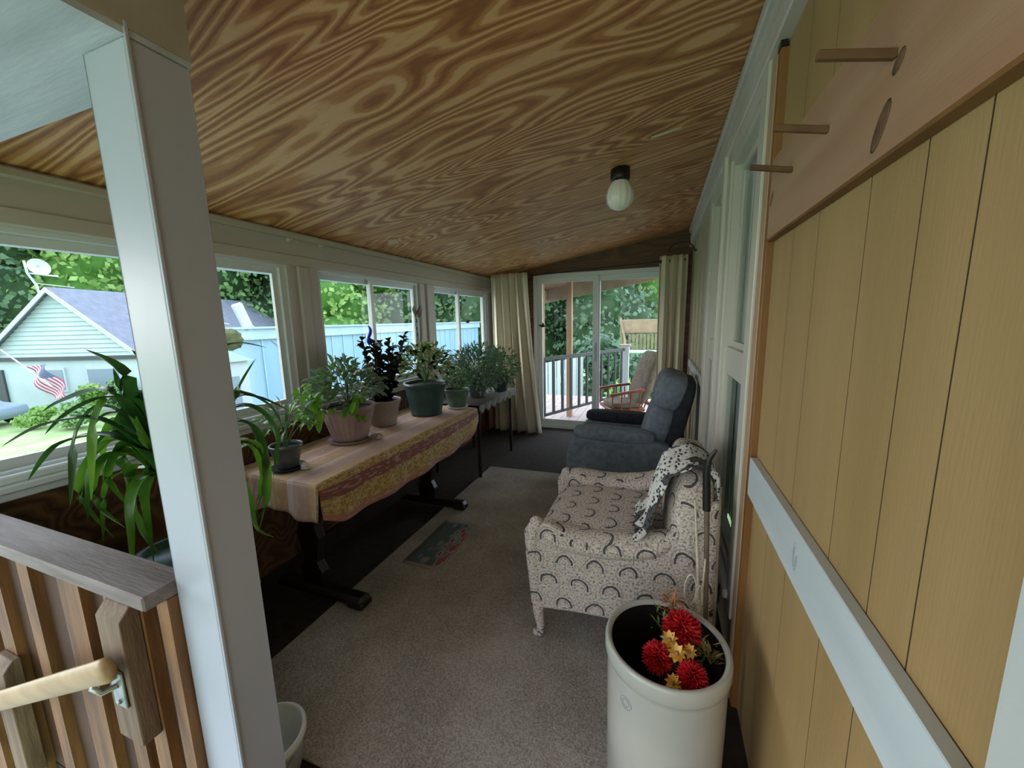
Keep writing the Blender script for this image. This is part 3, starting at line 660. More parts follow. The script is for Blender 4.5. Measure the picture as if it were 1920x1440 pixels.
def pot(t, c, r0, r1, h, m_, rib=None, rim=.012, saucer=None, seg=40):
    b = MB(); b.lathe([(.001, 0), (r0, 0)]+[(r0+(r1*.985-r0)*q, (h-rim*1.6)*q) for q in (.08, .3, .6, .9)]+[(r1*.985, h-rim*1.6), (r1, h-rim*1.5), (r1*1.05, h-rim), (r1*1.05, h), (r1*.95, h), (r1*.93, h-.012), (r1*.93, h-.02)], c, seg, rib=rib, cap=False); b.build('pot', m_, t)
    b = MB(); b.lathe([(.001, h-.018), (r1*.94, h-.022)], c, seg, cap=False); b.build('soil', 'soil', t)
    if saucer:
        b = MB(); q = (c[0], c[1], c[2]-.012); b.lathe([(.001, 0), (saucer*.85, 0), (saucer, .018), (saucer*.96, .018), (saucer*.84, .008), (.001, .008)], q, seg, cap=False); b.build('saucer', saucer_m, t)

# ------------------------------------------------------------------ trestle table, cloth
TX0, TX1, TY0, TY1, TZ = -2.13, -1.52, 1.34, 3.08, .735
t = thing('trestle_table', 'long dark trestle table under the striped cloth', 'table', (-1.82, 2.2, 0))
b = MB(); b.rbox(((TX0+TX1)/2, (TY0+TY1)/2, TZ-.015), (TX1-TX0, TY1-TY0, .03), .004); part(b, 'tabletop', 'dark_wood', t)
for y in (1.47, 2.62):
    b = MB(); b.rbox((-1.72, y, .045), (.62, .085, .06), .02); b.rbox((-1.46, y, .03), (.1, .09, .04), .01); part(b, 'foot', 'dark_wood', t)
    b = MB()
    prof = [(-.09, .075), (.09, .075), (.1, .16), (.06, .22), (.075, .30), (.1, .36), (.07, .43), (.09, .52), (.14, .60), (.14, .66), (-.14, .66), (-.14, .60), (-.09, .52), (-.07, .43), (-.1, .36), (-.075, .30), (-.06, .22), (-.1, .16)]
    b.prism([(-1.76+x*.8, z) for x, z in prof], 1, y-.025, y+.025); b.rbox((-1.80, y, .68), (.5, .07, .05), .01)
    part(b, 'leg', 'dark_wood', t, bevel=.006)
b = MB(); b.rbox((-1.78, 2.045, .26), (.03, 1.1, .1), .006); part(b, 'stretcher', 'dark_wood', t)
# cloth
b = MB()
NX = [(-.0, 0)]
def cl(u, v):
    W0 = TX1-TX0; y = TY0-.012+(TY1-TY0+.02)*v; un = u*.885
    drop = .22+.035*math.sin(PI*min(1, v*1.1))-.10*max(0, (v-.86)/.14)**1.5-.05*max(0, (.06-v)/.06)
    if un <= W0+.006: return (TX0+un, y, TZ+.004+.0015*math.sin(21*y)*math.sin(9*un*PI))
    s_ = (un-W0-.006)/(.885-W0-.006); w_ = .012*math.sin(y*17+s_*2)*s_
    return (TX1+.012+.02*s_+w_, y, TZ-.001-drop*s_)
b.grid(cl, 60, 90, uvfn=lambda u, v: (u*.885, v*1.8))
def ce(u, v):
    x = TX0+(TX1-TX0+.015)*u; s_ = v; dr = .17+.02*math.sin(u*9)
    return (x, TY0-.014-.016*s_-.01*math.sin(u*26)*s_, TZ+.003-dr*s_)
b.grid(ce, 40, 10, uvfn=lambda u, v: (u*.61, -v*.2))
tag(b.build('tablecloth', 'tablecloth_fabric', thick=.002), 'fringed gold and rust striped cloth draped over the long table', 'tablecloth')

saucer_m = 'pot_pink'
ZT = TZ+.008
# plant in pewter pot
t = thing('potted_plant', 'small leafy plant in a dark pewter pot at the near end of the table', 'potted plant', (-1.845, 1.45, ZT), 'potted plants on the long table')
saucer_m = 'rubber'; pot(t, (-1.845, 1.45, ZT+.012), .05, .078, .125, 'pot_pewter', saucer=.085)
foliage(t, (-1.84, 1.47, 1.0), (.12, .12, .12), 55, .075, .026, [('leaf_mid', 3, None), ('leaf_silver', 2, None)], 9, (-1.845, 1.45, .86), .8)
b = MB(); b.ball((-1.755, 1.475, ZT+.02), .02, 12, 8); b.ball((-1.75, 1.475, ZT+.008), (.03, .024, .008), 12, 6)
tag(b.build('round_ornament', 'saucer_white'), 'small round white ornament beside the pewter pot', 'ornament')
# pink fluted pot
t = thing('potted_plant', 'trailing silver and lime leaved plant in a pinkish fluted pot', 'potted plant', (-1.9, 1.97, ZT), 'potted plants on the long table')
saucer_m = 'pot_pink'; pot(t, (-1.9, 1.97, ZT+.012), .105, .165, .225, 'pot_pink', rib=lambda k, z: (.035 if (k//2) % 2 else 0) if .012 < z < .19 else 0, saucer=.145, seg=96)
foliage(t, (-1.9, 1.97, 1.10), (.20, .24, .17), 420, .065, .028, [('leaf_silver', 3, None), ('leaf_pale', 2, None), ('leaf_mid', 3, None)], 14, (-1.9, 1.97, .95), .6)
mb = MB()
for i in range(62):
    a = random.choice([(-1.86, 1.70, 1.04), (-1.98, 1.72, 1.05), (-1.75, 1.88, .98), (-1.90, 1.66, 1.0)]); leaf(mb, (a[0]+random.uniform(-.05, .05), a[1]+random.uniform(-.07, .05), a[2]+random.uniform(-.07, .09)), (random.uniform(-.2, .8), random.uniform(-1, -.1), random.uniform(-.5, .5)), .09, .035, .9)
tag(mb.build('foliage', 'leaf_bright', t), 'lime green trailing leaves')
# grey pot, dark succulent
t = thing('potted_plant', 'upright blackish green plant in a plain pale grey pot', 'potted plant', (-1.94, 2.37, ZT), 'potted plants on the long table')
pot(t, (-1.94, 2.37, ZT), .085, .125, .195, 'pot_grey')
mb = MB(); st = MB()
for i in range(16):
    a = 2*PI*i/16; h = random.uniform(.2, .5) if i % 3 else random.uniform(.42, .52); tx = -1.94+random.uniform(.02, .13)*math.cos(a); ty = 2.37+random.uniform(.04, .26)*math.sin(a)+.03+(.06 if h > .4 else 0)*0
    p0 = Vector((-1.94+.04*math.cos(a), 2.37+.04*math.sin(a), .92)); p1 = Vector((tx, ty, .92+h)); st.tube([p0, (p0+p1)/2, p1], .004, 5)
    for k in range(int(h*75)):
        q = p0.lerp(p1, k/(h*75)); leaf(mb, q, rdir(-.1), .055, .045, .3, n_=3, twist=random.uniform(-1, 1))
mb.build('foliage', 'leaf_dark', t); st.build('stems', 'stem_brown', t)
# shell
b = MB()
for k in range(9):
    a = k*.75; b.ball((-1.745+.022*math.cos(a)*(1-k/12), 2.03+.03*math.sin(a), ZT+.012+.003*k), (.02-.001*k, .022-.001*k, .014-.0007*k), 10, 7)
tag(b.build('sea_shell', 'shell'), 'small brown and cream shell lying on the cloth', 'shell')
# big green pot
t = thing('potted_plant', 'cream variegated plant in a large dark green pot', 'potted plant', (-1.82, 2.76, ZT), 'potted plants on the long table')
pot(t, (-1.82, 2.76, ZT), .125, .168, .27, 'pot_green', rim=.02)
foliage(t, (-1.82, 2.76, 1.16), (.23, .23, .17), 420, .06, .028, [('leaf_cream', 4, None), ('leaf_mid', 3, None), ('leaf_dark', 2, None)], 16, (-1.82, 2.76, 1.0), .5)
# small green patterned pot on saucer
t = thing('potted_plant', 'little bushy plant in a small green patterned pot', 'potted plant', (-1.68, 3.045, ZT), 'potted plants on the long table')
saucer_m = 'saucer_white'; pot(t, (-1.68, 3.045, ZT+.012), .075, .112, .16, 'pot_green_pale', saucer=.10)
foliage(t, (-1.68, 3.045, .98), (.13, .12, .09), 160, .045, .02, [('leaf_grey_green', 3, None), ('leaf_mid', 2, None)], 8, (-1.68, 3.045, .89), .5)

# lace-edged side table with the bushy plants
t = thing('side_table', 'narrow dark side table with lace edged cloth by the left curtain', 'table', (-1.8, 3.65, 0))
b = MB(); b.rbox((-1.82, 3.68, .715), (.56, .96, .03), .004); part(b, 'tabletop', 'dark_wood', t)
for x in (-2.06, -1.58):
    for y in (3.26, 4.1):
        b = MB(); b.tube([(x, y, 0), (x, y, .15), (x, y, .35), (x, y, .70)], [.014, .02, .014, .02], 10); part(b, 'leg', 'dark_wood', t)
b = MB()
def lc(u, v):
    y = 3.18+1.0*u; sc = .03+.035*abs(math.sin(u*PI*7))
    return (-1.532+.004*math.sin(u*40), y, .733-(.02+sc)*v) 
b.grid(lc, 84, 4); b.grid(lambda u, v: (-2.1+.57*u, 3.19+.98*v, .734), 2, 2)
tag(b.build('lace_cloth', 'lace', thick=.002), 'grey scalloped lace cloth on the narrow side table', 'tablecloth')
for (x, y, z, r, n_, lb, gm) in ((-1.72, 3.55, 1.02, (.27, .34, .26), 1500, 'large feathery grey green bush plant on the side table', 0), (-1.63, 3.95, 1.0, (.2, .22, .22), 420, 'dark leaved bush plant beside the left curtain', 1)):
    t = thing('potted_plant', lb, 'potted plant', (x, y, .737), 'potted plants on the side table'); pot(t, (x, y, .738), .07, .1, .14, 'pot_green' if gm else 'pot_pewter')
    foliage(t, (x, y, z), r, n_, .055, .018 if not gm else .028, [('leaf_grey_green', 5, None), ('leaf_silver' if not gm else 'leaf_mid', 2, None)], 14, (x, y, .87), .4, zmin=-.8)

# ------------------------------------------------------------------ big strap-leaved plant on a stand behind the partition
PC = Vector((-1.74, .86, 0))
t = thing('strap_leaf_plant', 'large plant with long arching strap leaves behind the white post', 'potted plant', (PC.x, PC.y, 0))
b = MB(); b.lathe([(.001, .44), (.10, .44), (.14, .62), (.148, .62), (.148, .645), (.13, .645), (.125, .62), (.001, .62)], (PC.x, PC.y, 0), 40, cap=False); part(b, 'pot', 'pot_green', t)
b = MB(); b.lathe([(.001, .615), (.13, .62)], (PC.x, PC.y, 0), 30, cap=False); part(b, 'soil', 'soil', t)
b = MB(); b.tube([(PC.x, PC.y, .61), (PC.x+.005, PC.y, .75), (PC.x-.005, PC.y, .95), (PC.x, PC.y, 1.08)], [.02, .026, .026, .02], 12); part(b, 'trunk', 'stem_green', t)
s1, s2 = MB(), MB()
def px3(q):
    d = RW@np.array([q[0]-960, q[1]-720, FPX]); k = q[2]/d[1]; return Vector((d[0]*k, q[2], 1.5+d[2]*k))
def strap(mb, P, W, n_=18):
    """blade along a smooth curve through P (first point at the trunk)"""
    P = [Vector(p) for p in P]; Q = [P[0]]+P+[P[-1]]; pts = []
    for i in range(1, len(Q)-2):
        for k in range(6):
            u = k/6; a, b_, c, d = Q[i-1], Q[i], Q[i+1], Q[i+2]
            pts.append(.5*((2*b_)+(c-a)*u+(2*a-5*b_+4*c-d)*u*u+(3*b_-a-3*c+d)*u**3))
    pts.append(P[-1]); m_ = len(pts)-1; vs = []
    for i, p in enumerate(pts):
        s_ = i/m_; d = (pts[min(i+1, m_)]-pts[max(i-1, 0)]).normalized(); side = d.cross(Vector((0, 0, 1)))
        if side.length < .25: side = Vector((d.y, -d.x, 0))+Vector((.3, -.9, 0))*.3
        side.normalize(); side = (side-d*side.dot(d)).normalized(); nn = side.cross(d).normalized()
        if nn.z < 0: nn = -nn
        wd = W*(min(1, .5+s_*2.0))*(1-s_**2.8)+.0006
        vs += [p-side*wd/2+nn*wd*.22, p, p+side*wd/2+nn*wd*.22]
    F = []
    for i in range(m_): F += [(i*3, i*3+1, i*3+4, i*3+3), (i*3+1, i*3+2, i*3+5, i*3+4)]
    mb.add(vs, F, True)
def root(z): return (PC.x, PC.y, z)
for z, W, *pts in (
    (1.02, .062, (262, 790, .82), (232, 700, .80), (160, 655, .78)),
    (1.0, .05, (262, 800, .80), (200, 733, .72), (120, 752, .70), (80, 772, .68)),
    (1.02, .045, (268, 770, .80), (205, 745, .72), (130, 775, .68), (84, 815, .66)),
    (.98, .05, (270, 850, .78), (190, 790, .70), (90, 795, .62), (2, 838, .60)),
    (.96, .055, (270, 850, .78), (200, 818, .72), (110, 835, .64), (52, 902, .62)),
    (1.0, .05, (255, 820, .80), (235, 760, .78), (212, 690, .78)),
    (.98, .05, (285, 760, .84), (280, 700, .84), (247, 655, .84)),
    (1.05, .055, (430, 765, 1.05), (452, 722, 1.1), (480, 672, 1.14)),
    (1.05, .04, (400, 680, 1.0), (440, 645, 1.1), (500, 652, 1.15)),
    (1.03, .045, (430, 755, 1.05), (480, 745, 1.15), (545, 772, 1.22)),
    (1.02, .05, (430, 770, 1.05), (490, 775, 1.12), (520, 830, 1.14), (512, 900, 1.12)),
    (1.0, .05, (420, 750, 1.05), (462, 740, 1.12), (505, 762, 1.18), (530, 800, 1.2)),
    (1.0, .05, (420, 800, 1.0), (470, 800, 1.08), (498, 870, 1.08), (480, 950, 1.05)),
    (.98, .05, (230, 800, .80), (290, 730, .85), (330, 720, .9), (380, 760, .98)),
    (1.0, .055, (275, 800, .82), (235, 775, .78), (195, 780, .74), (165, 815, .7)),
    (1.0, .045, (300, 790, .84), (265, 745, .8), (245, 730, .78))):
    strap(s1, [root(z-.04)]+[px3(q) for q in pts], W)
for z, W, *pts in (
    (.92, .045, (240, 830, .78), (180, 850, .74), (150, 930, .72), (215, 1010, .76)),
    (.92, .045, (240, 850, .78), (190, 870, .76), (178, 940, .75), (235, 990, .78)),
    (.94, .05, (240, 800, .80), (205, 830, .78), (160, 880, .75), (150, 950, .74)),
    (.90, .045, (250, 840, .80), (222, 850, .78), (205, 900, .77), (240, 950, .78)),
    (.95, .05, (245, 830, .80), (232, 860, .79), (245, 905, .79), (262, 930, .79)),
    (.92, .05, (270, 870, .82), (250, 900, .80), (262, 990, .80), (300, 1040, .82)),
    (.92, .05, (285, 870, .82), (275, 920, .80), (285, 1000, .80), (290, 1060, .80)),
    (.92, .05, (440, 830, 1.0), (490, 850, 1.08), (500, 930, 1.06), (485, 1000, 1.03)),
    (.9, .045, (440, 850, 1.0), (470, 840, 1.05), (492, 900, 1.06), (478, 980, 1.03)),
    (.9, .035, (440, 900, 1.0), (465, 930, 1.03), (480, 990, 1.03), (515, 1008, 1.06))):
    strap(s2, [root(z-.04)]+[px3(q) for q in pts], W)
rs = random.Random(5)
for i in range(16):
    a = i*2.4; r_o = rs.uniform(.22, .36); zt = rs.uniform(.75, 1.1)
    strap(s1 if i % 2 else s2, [root(.86+.01*i), (PC.x+.4*r_o*math.cos(a), PC.y+.4*r_o*math.sin(a)*.8, zt+.18), (PC.x+.8*r_o*math.cos(a), PC.y+.8*r_o*math.sin(a)*.7, zt+.12), (PC.x+r_o*math.cos(a), PC.y+r_o*math.sin(a)*.7, zt-.12)], .042)
part(s1, 'foliage', 'strap_leaf', t); tag(part(s2, 'foliage', 'strap_leaf_bright', t), 'yellow green hanging leaves')
t2 = thing('plant_stand', 'low stand with a pale green square top under the strap leaved plant', 'plant stand', (PC.x, PC.y, 0))
b = MB(); b.rbox((PC.x-.02, PC.y, .425), (.40, .36, .025), .006); part(b, 'top', 'pot_green_pale', t2)
b = MB(); b.lathe([(.001, 0), (.13, 0), (.13, .02), (.03, .05), (.03, .38), (.08, .41), (.001, .41)], (PC.x, PC.y, 0), 24, cap=False); part(b, 'base', 'dark_wood', t2)

# ------------------------------------------------------------------ patterned armchair (faces the windows)
AX0, AX1, AY0, AY1 = -.50, .24, 1.56, 2.28
t = thing('patterned_armchair', 'cream armchair with dark arch pattern beside the crock', 'armchair', ((AX0+AX1)/2, (AY0+AY1)/2, 0))
def sidepanel(y0, y1, mb):
    # profile in XZ with scooped top, front roll, back rising
    top = [(-.505, .50), (-.50, .555), (-.485, .59), (-.46, .605), (-.43, .60), (-.36, .575), (-.25, .555), (-.14, .55), (-.04, .565), (.04, .61), (.10, .68), (.16, .76), (.24, .80)]
    bot = [(.24, .20), (.05, .205), (-.15, .20), (-.33, .19), (-.46, .175), (-.50, .19)]
    mb.prism(top+bot, 1, y0, y1)
b = MB(); sidepanel(AY0+.005, AY0+.075, b); part(b, 'side_panel', 'upholstery', t, boxuv=1, bevel=.02)
b = MB(); sidepanel(AY1-.12, AY1, b); part(b, 'side_panel', 'upholstery', t, boxuv=1, bevel=.02)
# rolled arms
def arm(y, w_, dz, x1=.12, nm='arm'):
    b = MB()
    def fn(u, v):
        a = 2*PI*v; x = -.50+(x1+.50)*u; zc_ = .55+dz-.03*math.sin(PI*min(1, u*1.3))+.12*max(0, u-.75)*2; k = (1-(abs(2*u-1))**10)**.5 if u in (0, 1) else 1
        e = max(.02, 1-abs(2*u-1)**7)
        return (x, y+w_*e*math.cos(a), zc_+.055*e*math.sin(a))
    b.grid(fn, 40, 20); return part(b, nm, 'upholstery', t, boxuv=1)
arm(AY0+.055, .075, 0); arm(AY1-.06, .085, .035)
b = MB(); b.rbox((-.13, (AY0+AY1)/2, .29), (.68, AY1-AY0-.14, .20), .02); part(b, 'seat_frame', 'upholstery', t, boxuv=1)
b = MB(); b.cushion((-.19, (AY0+AY1)/2-.01, .46), (.325, .285, .095), .42, seg=16, puff=lambda q: Vector((q.x, q.y, q.z+.02*(1-(q.x/.33)**2)))); part(b, 'seat', 'upholstery', t, boxuv=1)
b = MB(); b.cushion((.135, (AY0+AY1)/2, .58), (.09, (AY1-AY0)/2+.0, .31), .5, R=rot('Y', 5), seg=18); part(b, 'backrest', 'upholstery', t, boxuv=1)
# front rolls down to legs
for y in (AY0+.03, AY1-.06):
    b = MB(); b.tube([(-.50, y, .585), (-.515, y, .54), (-.515, y, .42), (-.505, y, .28), (-.50, y, .19)], [.026, .04, .034, .03, .028], 12); b.ball((-.497, y, .583), .034, 14, 10); part(b, 'front_roll', 'upholstery', t, boxuv=1)
for (x, y) in ((-.49, AY0+.03), (-.49, AY1-.06), (.2, AY0+.05), (.2, AY1-.06)):
    b = MB(); dx = 0 if x < 0 else 0
    b.tube([(x, y, .22), (x-.004, y, .14), (x+.006, y, .07), (x+.004, y, .035)], [.034, .026, .019, .019], 12); b.ball((x-.006, y, .026), (.028, .024, .014), 12, 8)
    part(b, 'leg', 'upholstery', t, boxuv=1)
# scarf on the chair back
b = MB()
def sf(u, v):
    y = 1.60+.34*u+.03*math.sin(v*5); s_ = v
    path = [(.245, .74), (.235, .86), (.16, .905), (.06, .86), (.02, .74), (-.01, .62), (-.05, .585)]
    k = s_*(len(path)-1); i = min(int(k), len(path)-2); f = k-i
    x = path[i][0]*(1-f)+path[i+1][0]*f; z = path[i][1]*(1-f)+path[i+1][1]*f
    return (x+.014*math.sin(u*19+v*4)-.01, y+.02*math.sin(v*11), z+.012*math.sin(u*23+v*6)+.012)
b.grid(sf, 40, 40)
for k in range(46):
    y = 1.61+.33*k/45+random.uniform(-.01, .01); b.tube([(-.06, y, .60), (-.075+random.uniform(-.01, .01), y, .57), (-.07+random.uniform(-.02, .02), y+random.uniform(-.02, .02), .535)], [.003, .002, .001], 4)
tag(b.build('scarf', 'scarf_cloth', thick=.006), 'black and white fringed scarf draped over the patterned armchair back', 'scarf')

# ------------------------------------------------------------------ slate recliner
t = thing('recliner', 'slate blue fabric recliner facing the windows', 'recliner', (-.25, 3.5, 0))
RY0, RY1 = 3.14, 3.92
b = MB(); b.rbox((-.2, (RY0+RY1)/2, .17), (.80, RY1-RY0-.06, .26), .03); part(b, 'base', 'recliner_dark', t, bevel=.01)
for y, mm in ((RY0+.085, 'recliner_cloth'), (RY1-.085, 'recliner_cloth')):
    b = MB()
    prof = [(-.70, .03), (-.72, .20), (-.715, .36), (-.69, .46), (-.64, .515), (-.56, .53), (-.3, .535), (.02, .53), (.10, .50), (.13, .42), (.14, .2), (.12, .03)]
    b.prism(prof, 1, y-.085, y+.085); part(b, 'arm', mm, t, bevel=.035)
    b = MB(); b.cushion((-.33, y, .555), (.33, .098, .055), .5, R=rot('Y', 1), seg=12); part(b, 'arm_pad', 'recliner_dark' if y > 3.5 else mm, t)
b = MB(); b.cushion((-.36, (RY0+RY1)/2, .37), (.36, .23, .09), .4, seg=16); part(b, 'seat', 'recliner_cloth', t)
b = MB(); b.cushion((-.68, (RY0+RY1)/2, .24), (.06, .225, .19), .45, seg=14); part(b, 'footrest', 'recliner_cloth', t)
Rb = rot('Y', 17)
b = MB(); b.cushion((.015, (RY0+RY1)/2, .62), (.115, .285, .20), .5, R=Rb, seg=18); part(b, 'backrest', 'recliner_cloth', t)
b = MB(); b.cushion((.10, (RY0+RY1)/2, .895), (.13, .30, .165), .6, R=rot('Y', 15), seg=18); part(b, 'headrest', 'recliner_cloth', t)
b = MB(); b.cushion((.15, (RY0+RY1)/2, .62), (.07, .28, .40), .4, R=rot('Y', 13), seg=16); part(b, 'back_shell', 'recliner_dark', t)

# ------------------------------------------------------------------ curtains
t = thing('curtain_rod', 'thin dark curtain rod above the sliding glass door', 'curtain rod', (-.8, 4.98, 2.1))
b = MB(); b.tube([(-2.06, 4.98, 2.055), (.26, 4.98, 2.14)], .009, 10); part(b, 'rod', 'rod_metal', t)
for x, z in ((-1.62, 2.071), (-.02, 2.13)):
    b = MB(); b.ball((x, 4.965, z), .02, 12, 8); b.tube([(x, 4.98, z), (x, 5.19, z)], .006, 8); part(b, 'bracket', 'rod_metal', t)
def curtain(x0, x1, b0, b1, folds, label, ztop, yy=4.95):
    b = MB()
    def fn(u, v):
        xa = x0+(b0-x0)*v**1.6; xb = x1+(b1-x1)*v**1.3; x = xa+(xb-xa)*u
        ph = u*folds*2*PI; am = .042+.028*v*(1-.3*math.sin(u*7))
        z = (ztop(x0+(x1-x0)*u))*(1-v)+.012*v
        return (x+.012*math.sin(2*ph), yy+am*math.sin(ph+.5*math.sin(v*3+u*9)), z+.0*u)
    b.grid(fn, 120, 30)
    t = thing('curtain', label, 'curtain', ((x0+x1)/2, yy, 0), 'curtains at the sliding door'); part(b, 'panel', 'curtain_cloth', t, thick=.003)
    for k in range(int(folds*2)):
        b = MB(); u = (k+.5)/(folds*2); x = x0+(x1-x0)*u; z = 2.055+.0366*(x+2.06)
        b.tube([(x, 4.98+.02*math.cos(a), z+.02*math.sin(a)) for a in [2*PI*i/12 for i in range(13)]], .003, 6, caps=False)
        part(b, 'ring', 'rod_metal', t)
curtain(-2.10, -1.60, -2.1, -1.42, 5, 'beige curtain bunched at the left side of the glass door', lambda x: min(zc(x)-.012, 2.10), 4.86)
curtain(-.03, .27, -.02, .26, 3.5, 'beige curtain bunched at the right side of the glass door', lambda x: 2.19, 4.95)
b = MB(); b.tube([(.30-.15*(1-math.cos(a))*.8, 4.55, 2.17+.09*math.sin(a)) for a in [PI*i/16 for i in range(17)]], .007, 8); b.tube([(.325, 4.55, 2.17), (.30, 4.55, 2.17)], .012, 8)
tag(b.build('plant_hook', 'rod_metal'), 'curved black hook on the wall above the right curtain', 'hook')

# ------------------------------------------------------------------ sticks, cord by the crock
b = MB(); b.tube([(.205, 1.44, .001), (.198, 1.46, .35), (.188, 1.49, .70), (.178, 1.50, .93)], [.007, .008, .009, .01], 8); b.cur = 1
b.tube([(.183, 1.495, .80), (.176, 1.50, .95), (.182, 1.49, 1.0), (.20, 1.485, 1.035)], [.014, .013, .010, .006], 10)
tag(b.build('walking_stick', ['stick', 'black_metal']), 'walking stick with curved black handle against the patterned armchair', 'stick')
for k, (x, y, lb) in enumerate(((.225, 1.46, 'thin bare brown stick leaning nearest the house wall'), (.172, 1.455, 'thin pale stick leaning closest to the patterned armchair'))):
    b = MB(); b.tube([(x-.01+.02*k, 1.42+.02*k, .02), (x, y, .45), (x-.03*k, y+.03, .90-.06*k)], [.006, .006, .004], 8); tag(b.build('wood_stick', 'stick' if k == 0 else 'rope'), lb, 'stick', 'sticks leaning behind the crock')
b = MB()
def lp(c, rx, rz, tilt): return [(c[0]+rx*math.sin(a)*math.cos(tilt), c[1]+rx*math.sin(a)*math.sin(tilt), c[2]-rz*math.cos(a)) for a in [2*PI*i/24 for i in range(25)]]
b.tube(lp((.135, 1.40, .535), .02, .06, .2), .0035, 6, False); b.tube(lp((.165, 1.405, .50), .012, .055, .5), .0035, 6, False)
b.tube([(.17, 1.405, .40), (.178, 1.43, .55), (.186, 1.475, .62)], .0035, 6); b.ball((.16, 1.405, .49), .011, 8, 6)
tag(b.build('cord', 'rope'), 'white cord tied in loops behind the crock', 'cord')
b = MB(); b.tube([(XH-.02, 1.9, .30), (XH-.05, 1.75, .33), (XH-.07, 1.62, .36), (XH-.10, 1.56, .33)], .004, 6); tag(b.build('cable', 'rubber'), 'thin dark cable under the house window sill', 'cable')

# ------------------------------------------------------------------ artificial flowers in the crock
CR = Vector((cx, cy, 0))
def stem_to(t, p, root=(.05, 1.17, .08)):
    b = MB(); p = Vector(p); r = Vector(root); b.tube([r, r.lerp(p, .5)+Vector((0, 0, .03)), p], .003, 6); part(b, 'stem', 'stem_green', t)
def mum(c, R, m_, label, n_=150, axis=Vector((-.15, -.55, .85)), grp='red artificial flowers in the crock'):
    t = thing('artificial_flower', label, 'flower', c, grp); ax = axis.normalized(); b = MB(); c = Vector(c)
    for i in range(n_):
        k = (i+.5)/n_; th = i*2.39996; ph = math.acos(1-1.25*k)
        u = ax.orthogonal().normalized(); v = ax.cross(u); d = ax*math.cos(ph)+(u*math.cos(th)+v*math.sin(th))*math.sin(ph)
        leaf(b, c+d*R*.25, d, R*random.uniform(.7, .85), R*.30, -.25, .35, 3, twist=random.uniform(-1.5, 1.5))
    b.ball(c, R*.35, 10, 6); part(b, 'petals', m_, t); stem_to(t, c-ax*R*.2)
mum((.098, 1.215, .515), .062, 'petal_red', 'largest spiky red flower at the back of the crock')
mum((.028, 1.125, .475), .048, 'petal_red', 'spiky red flower at the left in the crock')
mum((.120, 1.075, .485), .045, 'petal_red', 'dense red flower at the front right rim of the crock', 130)
mum((.075, 1.08, .435), .03, 'petal_red', 'small dark red bloom low in the middle of the crock', 50)
def daisy(c, R, label, ax=Vector((-.2, -.6, .8))):
    t = thing('artificial_flower', label, 'flower', c, 'yellow artificial flowers in the crock'); ax = ax.normalized(); u = ax.orthogonal().normalized(); v = ax.cross(u); b = MB(); c = Vector(c)
    for i in range(9):
        th = 2*PI*i/9; d = u*math.cos(th)+v*math.sin(th)+ax*.35; leaf(b, c, d, R, R*.6, -.1, .15, 3)
    part(b, 'petals', 'petal_yellow', t); b = MB(); b.ball(c+ax*R*.15, R*.22, 8, 6); tag(part(b, 'flower_centre', 'petal_pink', t), 'orange centre'); stem_to(t, c)
daisy((.062, 1.16, .515), .03, 'yellow flower nearest the left red bloom, topmost')
daisy((.082, 1.12, .51), .03, 'yellow flower in the middle of the crock'); daisy((.118, 1.145, .505), .024, 'yellow flower tucked right below the largest red bloom')
daisy((.072, 1.055, .47), .026, 'yellow flower by the front rim beside the dense red bloom')
for (x, y, z, mm, lb, nn) in ((.07, 1.30, .54, 'petal_pink', 'feathery pink spray at the back rim of the crock', 60), (.165, 1.17, .49, 'dried_leaf', 'dried brown and yellow spray at the right side of the crock', 70), (.045, 1.25, .50, 'leaf_mid', 'thin green spray behind the red flowers', 30)):
    t = thing('artificial_spray', lb, 'flower spray', (x, y, z)); b = MB(); c = Vector((x, y, z))
    for i in range(nn):
        d = (rdir(-.1)+Vector((0, 0, .3))).normalized(); p = c+rdir(-1)*random.uniform(.0, .045); leaf(b, p, d, .03, .007, .1, n_=2)
    part(b, 'foliage', mm, t); stem_to(t, c)

# ------------------------------------------------------------------ hanging trinkets in the windows
XG = XW-.05
def bird(c, s, wing=1, m_='black_metal', name='bird_ornament', label='', face='x'):
    b = MB(); M = Matrix.Translation(c)
    if face == 'y': M = M @ Matrix.Rotation(PI/2, 4, 'Z')
    b.M = M; b.ball((0, 0, 0), (.4*s, 1.0*s, .45*s), 10, 8); b.ball((0, s*1.0, s*.25), (.3*s, .35*s, .32*s), 8, 6)
    b.tube([(0, s*1.3, s*.25), (0, s*1.9, s*.3)], [.1*s, .03*s], 5); b.add([(0, -.6*s, 0), (0, -1.9*s, .3*s), (0, -1.8*s, -.25*s)], [(0, 1, 2)])
    for k in (-1, 1): b.add([(0, .4*s, .1*s), (k*.5*s, -.2*s, 1.3*s), (k*.1*s, -.7*s, .2*s)], [(0, 1, 2)])
    tag(b.build(name, m_, thick=.001), label, 'ornament')
def thread(x, y, z0, z1, mb): mb.tube([(x, y, z0), (x, y, z1)], .0012, 4)
b = MB(); pts = [(XG+.03, 2.60+.02*math.sin(a*2), 1.49-.17*a/PI) for a in [PI*i/10 for i in range(11)]]; b.tube(pts, [.002, .008, .012, .014, .014, .013, .012, .012, .010, .006, .002], 8); b.ball((XG+.03, 2.61, 1.36), (.014, .02, .028), 10, 8); thread(XG+.03, 2.6, 1.49, 1.86, b)
tag(b.build('glass_ornament', 'blue_glass'), 'twisted deep blue glass ornament hanging in the middle window', 'ornament')
t = thing('sun_catcher', 'beaded butterfly sun catcher hanging in the right half of the middle window', 'sun catcher', (XG+.03, 3.28, 1.6))
b = MB(); thread(XG+.03, 3.28, 1.28, 1.86, b)
